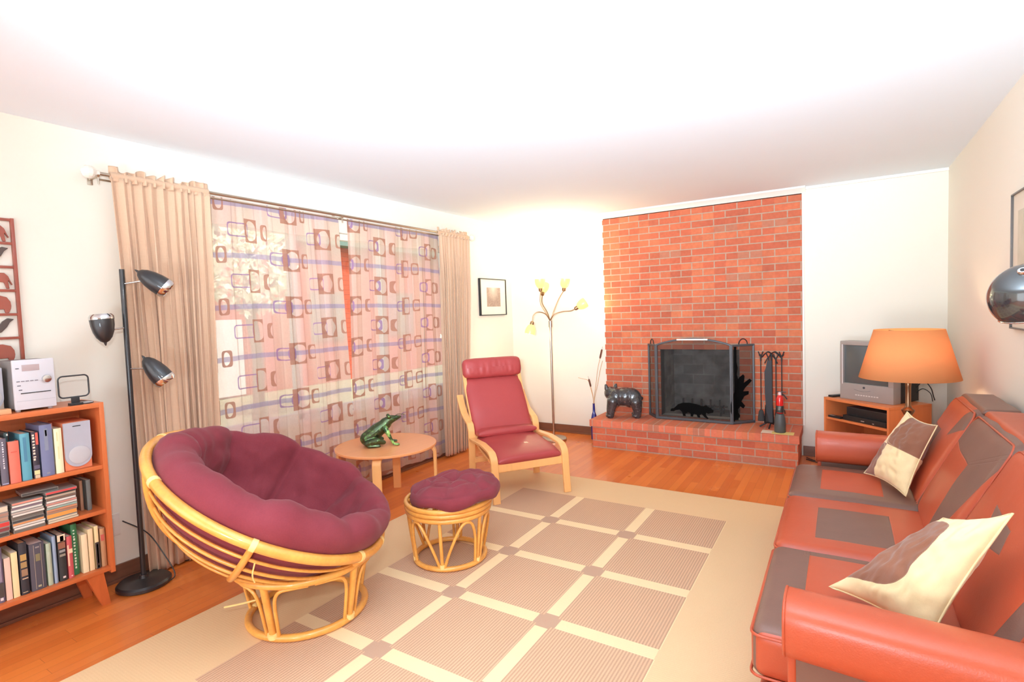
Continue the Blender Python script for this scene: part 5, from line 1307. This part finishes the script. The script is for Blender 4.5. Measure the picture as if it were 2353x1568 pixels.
def rr_loop(x0, x1, y0, y1, z, r, k=5):
    out = []
    for cx, cy, a0 in ((x1-r, y1-r, 0), (x0+r, y1-r, 90), (x0+r, y0+r, 180), (x1-r, y0+r, 270)):
        for i in range(k+1): a = math.radians(a0+90*i/k); out.append(Vector((cx+r*math.cos(a), cy+r*math.sin(a), z)))
    return out
for (y0, y1, polys, base, pt, k) in seats:
    b = B(); b.rbox((-.240, y0, .262), (.40, y1, .428), .042, 14, puff=(.006, .002, .016), wob=.005, ws=7, seed=k)
    c = part('seat_cushion', b, leather('seat_patchwork_%d' % k, base, pt, polys, 'xy'), sf, smooth=60)
    piping('piping', rr_loop(-.238, .392, y0+.003, y1-.003, .402, .03), .0048, LR, c); piping('piping', rr_loop(-.240, .392, y0+.003, y1-.003, .276, .03), .0048, LR, c)
lean = math.atan(.488); dup_ = Vector((math.sin(lean), 0, math.cos(lean))); dbk = Vector((math.cos(lean), 0, -math.sin(lean)))
MB_ = Matrix(((1, 0, .488, .293), (0, 1, 0, 0), (0, 0, 1, .43), (0, 0, 0, 1)))
backs = [(1.68, 2.462, [[(2.45, .74), (2.46, .58), (2.16, .63), (1.98, .42), (1.86, .42), (2.03, .72)], [(1.60, .40), (1.80, .40), (1.70, .95), (1.60, .95)]], RED_, BRN_, 0),
         (2.468, 3.115, [[(3.13, .76), (3.13, .93), (2.46, .93), (2.46, .83), (2.71, .735)], [(2.72, .745), (2.46, .85), (2.60, .42), (2.71, .42)], [(3.12, .62), (3.02, .42), (3.12, .42)]], RED_, BRN_, 1),
         (3.121, 3.655, [[(3.66, .60), (3.66, .74), (3.40, .74), (3.345, .42), (3.62, .42)], [(3.26, .74), (3.12, .80), (3.12, .95), (3.22, .95)]], RED_, BRN_, 2)]
for (y0, y1, polys, base, pt, k) in backs:
    b = B(); b.rbox((0, y0, -.02), (.160, y1, .450), .045, 14, puff=(.020, .003, .010), wob=.010, ws=6, seed=k*3+1, M4=MB_)
    c = part('back_cushion', b, leather('back_patchwork_%d' % k, base, pt, polys, 'yz'), sf, smooth=60)
    pts = []
    for (yy, zz) in [(y0+.012, -.01)]+[(y0+.010+.04*(1-math.cos(a)), .400+.04*math.sin(a)) for a in [PI/2*i/4 for i in range(5)]]+[(y1-.010-.04*(1-math.sin(a)), .400+.04*math.cos(a)) for a in [PI/2*i/4 for i in range(5)]]+[(y1-.012, -.01)]:
        pts.append(MB_ @ Vector((.012, yy, zz)))
    b = B(); b.tube(pts, .0045, 6); part('piping', b, LR, c, smooth=60)
    b = B(); b.rbox((.030, y0+.012, .436), (.158, y1-.012, .464), .013, 8, wob=.007, ws=12, M4=MB_); part('top_panel', b, LB if k != 1 else LR, c, smooth=60)
def arm(y0, y1, zb, shear):
    cy, cz, ry, rz = (y0+y1)/2, (zb+.612)/2, (y1-y0)/2, (.612-zb)/2
    def sec(x, t, k=1.0):
        return Vector((x, cy+ry*k*math.copysign(abs(math.cos(t))**.72, math.cos(t))-shear*(x+.135), cz+rz*k*math.copysign(abs(math.sin(t))**.62, math.sin(t))))
    xs = [(-.135, .0), (-.136, .5), (-.136, .90), (-.133, .97), (-.124, 1.0)]+[(-.124+.764*i/20, 1.0) for i in range(1, 21)]
    b = B(); b.grid(48, len(xs)-1, lambda u, v: sec(xs[round(v*(len(xs)-1))][0], 2*PI*u, xs[round(v*(len(xs)-1))][1]+.0015*noise.noise(Vector((v*14, u*5, cy)))), close_u=True)
    a_ = part('armrest', b, LR, sf, smooth=60)
    b = B(); b.rbox((-.116, y0+.055-shear*.1, .05), (.60, y1-.012-shear*.1, zb+.05), .012, 8); part('arm_panel', b, LB, sf, smooth=60, label='brown leather arm panel')
    piping('piping', [sec(-.131, 2*PI*i/56, .985) for i in range(56)], .0038, LR, a_)
    b = B(); b.rbox((-.126, y0+.052-shear*.1, .06), (-.105, y1-.014, zb+.03), .006, 6); part('front_strip', b, LR, sf, smooth=60, label='red leather front strip')
arm(1.512, 1.672, .450, .07); arm(3.645, 3.815, .430, 0)

# ------------------------------------------------------------------ scatter cushions on the sofa
def pillow(name, label, cs, puff, mat, seed=0, sag=.0, nrm_sign=1, pinch=.10):
    a, b_, c, d = [Vector(p) for p in cs]; ctr = (a+b_+c+d)/4
    n = ((b_-a).cross(d-a)).normalized()*nrm_sign
    t = thing(name, label, 'cushion', (ctr.x, ctr.y, min(p.z for p in (a, b_, c, d))))
    def side(sg):
        def fn(u, v):
            uu, vv = 2*u-1, 2*v-1
            e = (1-uu**2)*(1-vv**2)
            pu, pv = uu*(1-pinch*(1-vv**2)), vv*(1-pinch*(1-uu**2))
            p = (a*(1-pu)*(1-pv)+b_*(1+pu)*(1-pv)+c*(1+pu)*(1+pv)+d*(1-pu)*(1+pv))/4
            h_ = puff*(max(0, e)**.55)+(.012*noise.noise(Vector((uu*3+seed, vv*3, sg*2.0)))+.008*noise.noise(Vector((uu*2+vv*7+seed, vv*2-uu*5, sg*2.0))))*min(1, e*3)
            return p+n*(sg*h_)
        return fn
    b = B(); b.grid(44, 44, side(1), uv=True); b.grid(44, 44, side(-1), uv=True)
    o = part('cover', b, mat, t, smooth=180)
    b = B(); pts = []
    f = side(0)
    for i in range(88):
        q = i/22.0; k = int(q); r = q-k
        pts.append(f(*[(r, 0), (1, r), (1-r, 1), (0, 1-r)][k]))
    b.tube(pts, .003, 6, closed=True); part('seam', b, mat, t, smooth=60)
    return t
def suede(name, fn):
    m = M(name, (238, 214, 164), .95)
    at = m.t.nodes.new('ShaderNodeUVMap'); sp = m.t.nodes.new('ShaderNodeSeparateXYZ'); m.t.links.new(at.outputs[0], sp.inputs[0])
    u, v = Ex(m.t, sp.outputs[0]), Ex(m.t, sp.outputs[1]); n = m.noise(26, 5); n2 = m.noise(400, 2); n3 = m.noise(6, 3)
    d = fn(u, v); mask = d.gt(0.0); edge = d.abs()
    c = m.mix(mask, m.mix(n3, (232, 204, 150), (246, 228, 182)), m.mix(n3, (126, 82, 62), (154, 106, 84)))
    st = (edge-.012).abs().lt(.0035)*(((u+v)*60.0).fract().gt(.45))*mask; c = m.mix(st*.6, c, (232, 204, 160))
    c = m.scale(c, (n-.5)*.22+(n2-.5)*.10+1.0); m.color(c); m.set(Sheen_Weight=.3, Specular_IOR_Level=.15); m.bump(n*.6+(edge/.01).min(1.0)*.6+n3*1.5, .3, .006); return m.mat
ck = suede('checked_suede', lambda u, v: (u-.27)*(v-.50)*-6.0)
A_p, B_p, C_p, D_p = (.300, 3.515, .80), (.405, 3.330, .77), (.262, 3.120, .455), (.105, 3.47, .452)
pillow('scatter_cushion', 'brown and cream checked suede cushion at the far end of the sofa', [A_p, B_p, C_p, D_p], .062, ck, 1)
ov = suede('oval_patch_suede', lambda u, v: ((u-.52).abs()/.38).pow(4.0)*-.3+((v-.12).abs()/.50).pow(4.0)*-.3+.3)
pillow('scatter_cushion', 'cream suede cushion with one large brown patch, at the near end of the sofa', [(-.035, 1.955, .478), (.262, 2.02, .735), (.372, 1.80, .845), (.200, 1.755, .475)], .070, ov, 5, pinch=.10)

# ------------------------------------------------------------------ picture and ball lamp on the right wall
pr_ = thing('framed_picture', 'large thin framed picture cut by the right edge of the photo', 'picture', (XR, 3.24, 1.56))
y0, y1, z0, z1 = 2.93, 3.545, 1.24, 1.895
b = B()
for lo, hi in (((XR-.022, y0, z0), (XR, y0+.007, z1)), ((XR-.022, y1-.007, z0), (XR, y1, z1)), ((XR-.022, y0, z0), (XR, y1, z0+.007)), ((XR-.022, y0, z1-.007), (XR, y1, z1))): b.box(lo, hi, .001)
part('frame', b, plain('dark_pewter_frame', (96, 90, 86), .35, .4), pr_)
b = B(); b.box((XR-.012, y0+.006, z0+.006), (XR, y1-.006, z1-.006)); part('mount', b, plain('pale_stone_mount', (226, 216, 198), .6), pr_, smooth=0)
b = B(); b.box((XR-.013, y0+.09, z0+.09), (XR-.012, y1-.09, z1-.09)); part('print', b, M('pale_print', (206, 198, 176), .6).vary(.25, 9).mat, pr_, smooth=0)
DC = Vector((.520, 2.35, 1.397)); DR = .108
dl = thing('wall_lamp', 'glossy dark ball shaped lamp on an arm over the sofa at the right edge', 'wall lamp', (XR, 2.12, 1.50))
GUN = plain('gunmetal_gloss', (92, 94, 94), .12, .75, coat=.5)
axd = Vector((.22, .18, -1)).normalized(); q = (-axd).to_track_quat('Z', 'Y').to_matrix().to_4x4(); MD = Matrix.Translation(DC) @ q
prof = []
for i in range(26):
    th = math.radians(125-125*i/25); prof.append((DR*math.sin(th), DR*math.cos(th)))
inner = [((DR-.004)*math.sin(math.radians(125-120*i/12)), (DR-.004)*math.cos(math.radians(125-120*i/12))) for i in range(13)]
b = B(); b.lathe(inner[::-1][:0]+prof, seg=56, M4=MD, cap=False); s = part('ball_shade', b, GUN, dl, smooth=60)
md = s.modifiers.new('thickness', 'SOLIDIFY'); md.thickness = .003
b = B(); a0 = math.radians(125); b.tube([MD @ Vector((DR*math.sin(a0)*math.cos(2*PI*k/48), DR*math.sin(a0)*math.sin(2*PI*k/48), DR*math.cos(a0))) for k in range(48)], .0035, 8, closed=True); part('chrome_rim', b, CHROME, s, label='chrome rim')
kt = (Vector((-.30, -.62, .72))).normalized(); kp = DC+kt*DR
MK = Matrix.Translation(kp-kt*.002) @ kt.to_track_quat('Z', 'Y').to_matrix().to_4x4()
b = B(); b.lathe([(.014, 0), (.014, .008), (.012, .011), (.006, .011), (.006, .008)], seg=24, M4=MK); part('vent_knob', b, CHROME, s)
b = B(); b.lathe([(.0055, .009), (.0055, .0125)], seg=16, M4=MK); part('knob_hole', b, BLACKP, s)
tp = DC+Vector((.06, -.02, DR*.84)); b = B(); b.tube(smooth_path([tp, tp+Vector((.03, -.05, .05)), (.66, 2.16, 1.56), (XR-.012, 2.12, 1.52)], 6), .008, 12); part('arm', b, CHROME, dl)
b = B(); b.lathe([(.045, 0), (.045, .010), (.03, .014)], seg=28, M4=Matrix.Translation((XR, 2.12, 1.52)) @ Matrix.Rotation(-PI/2, 4, 'Y')); part('wall_plate', b, CHROME, dl)
b = B(); b.ball(DC+axd*.02, .03, u=14, v=10); part('bulb', b, M('unlit_bulb', (246, 240, 226), .3).vary(.02, 4).mat, dl)
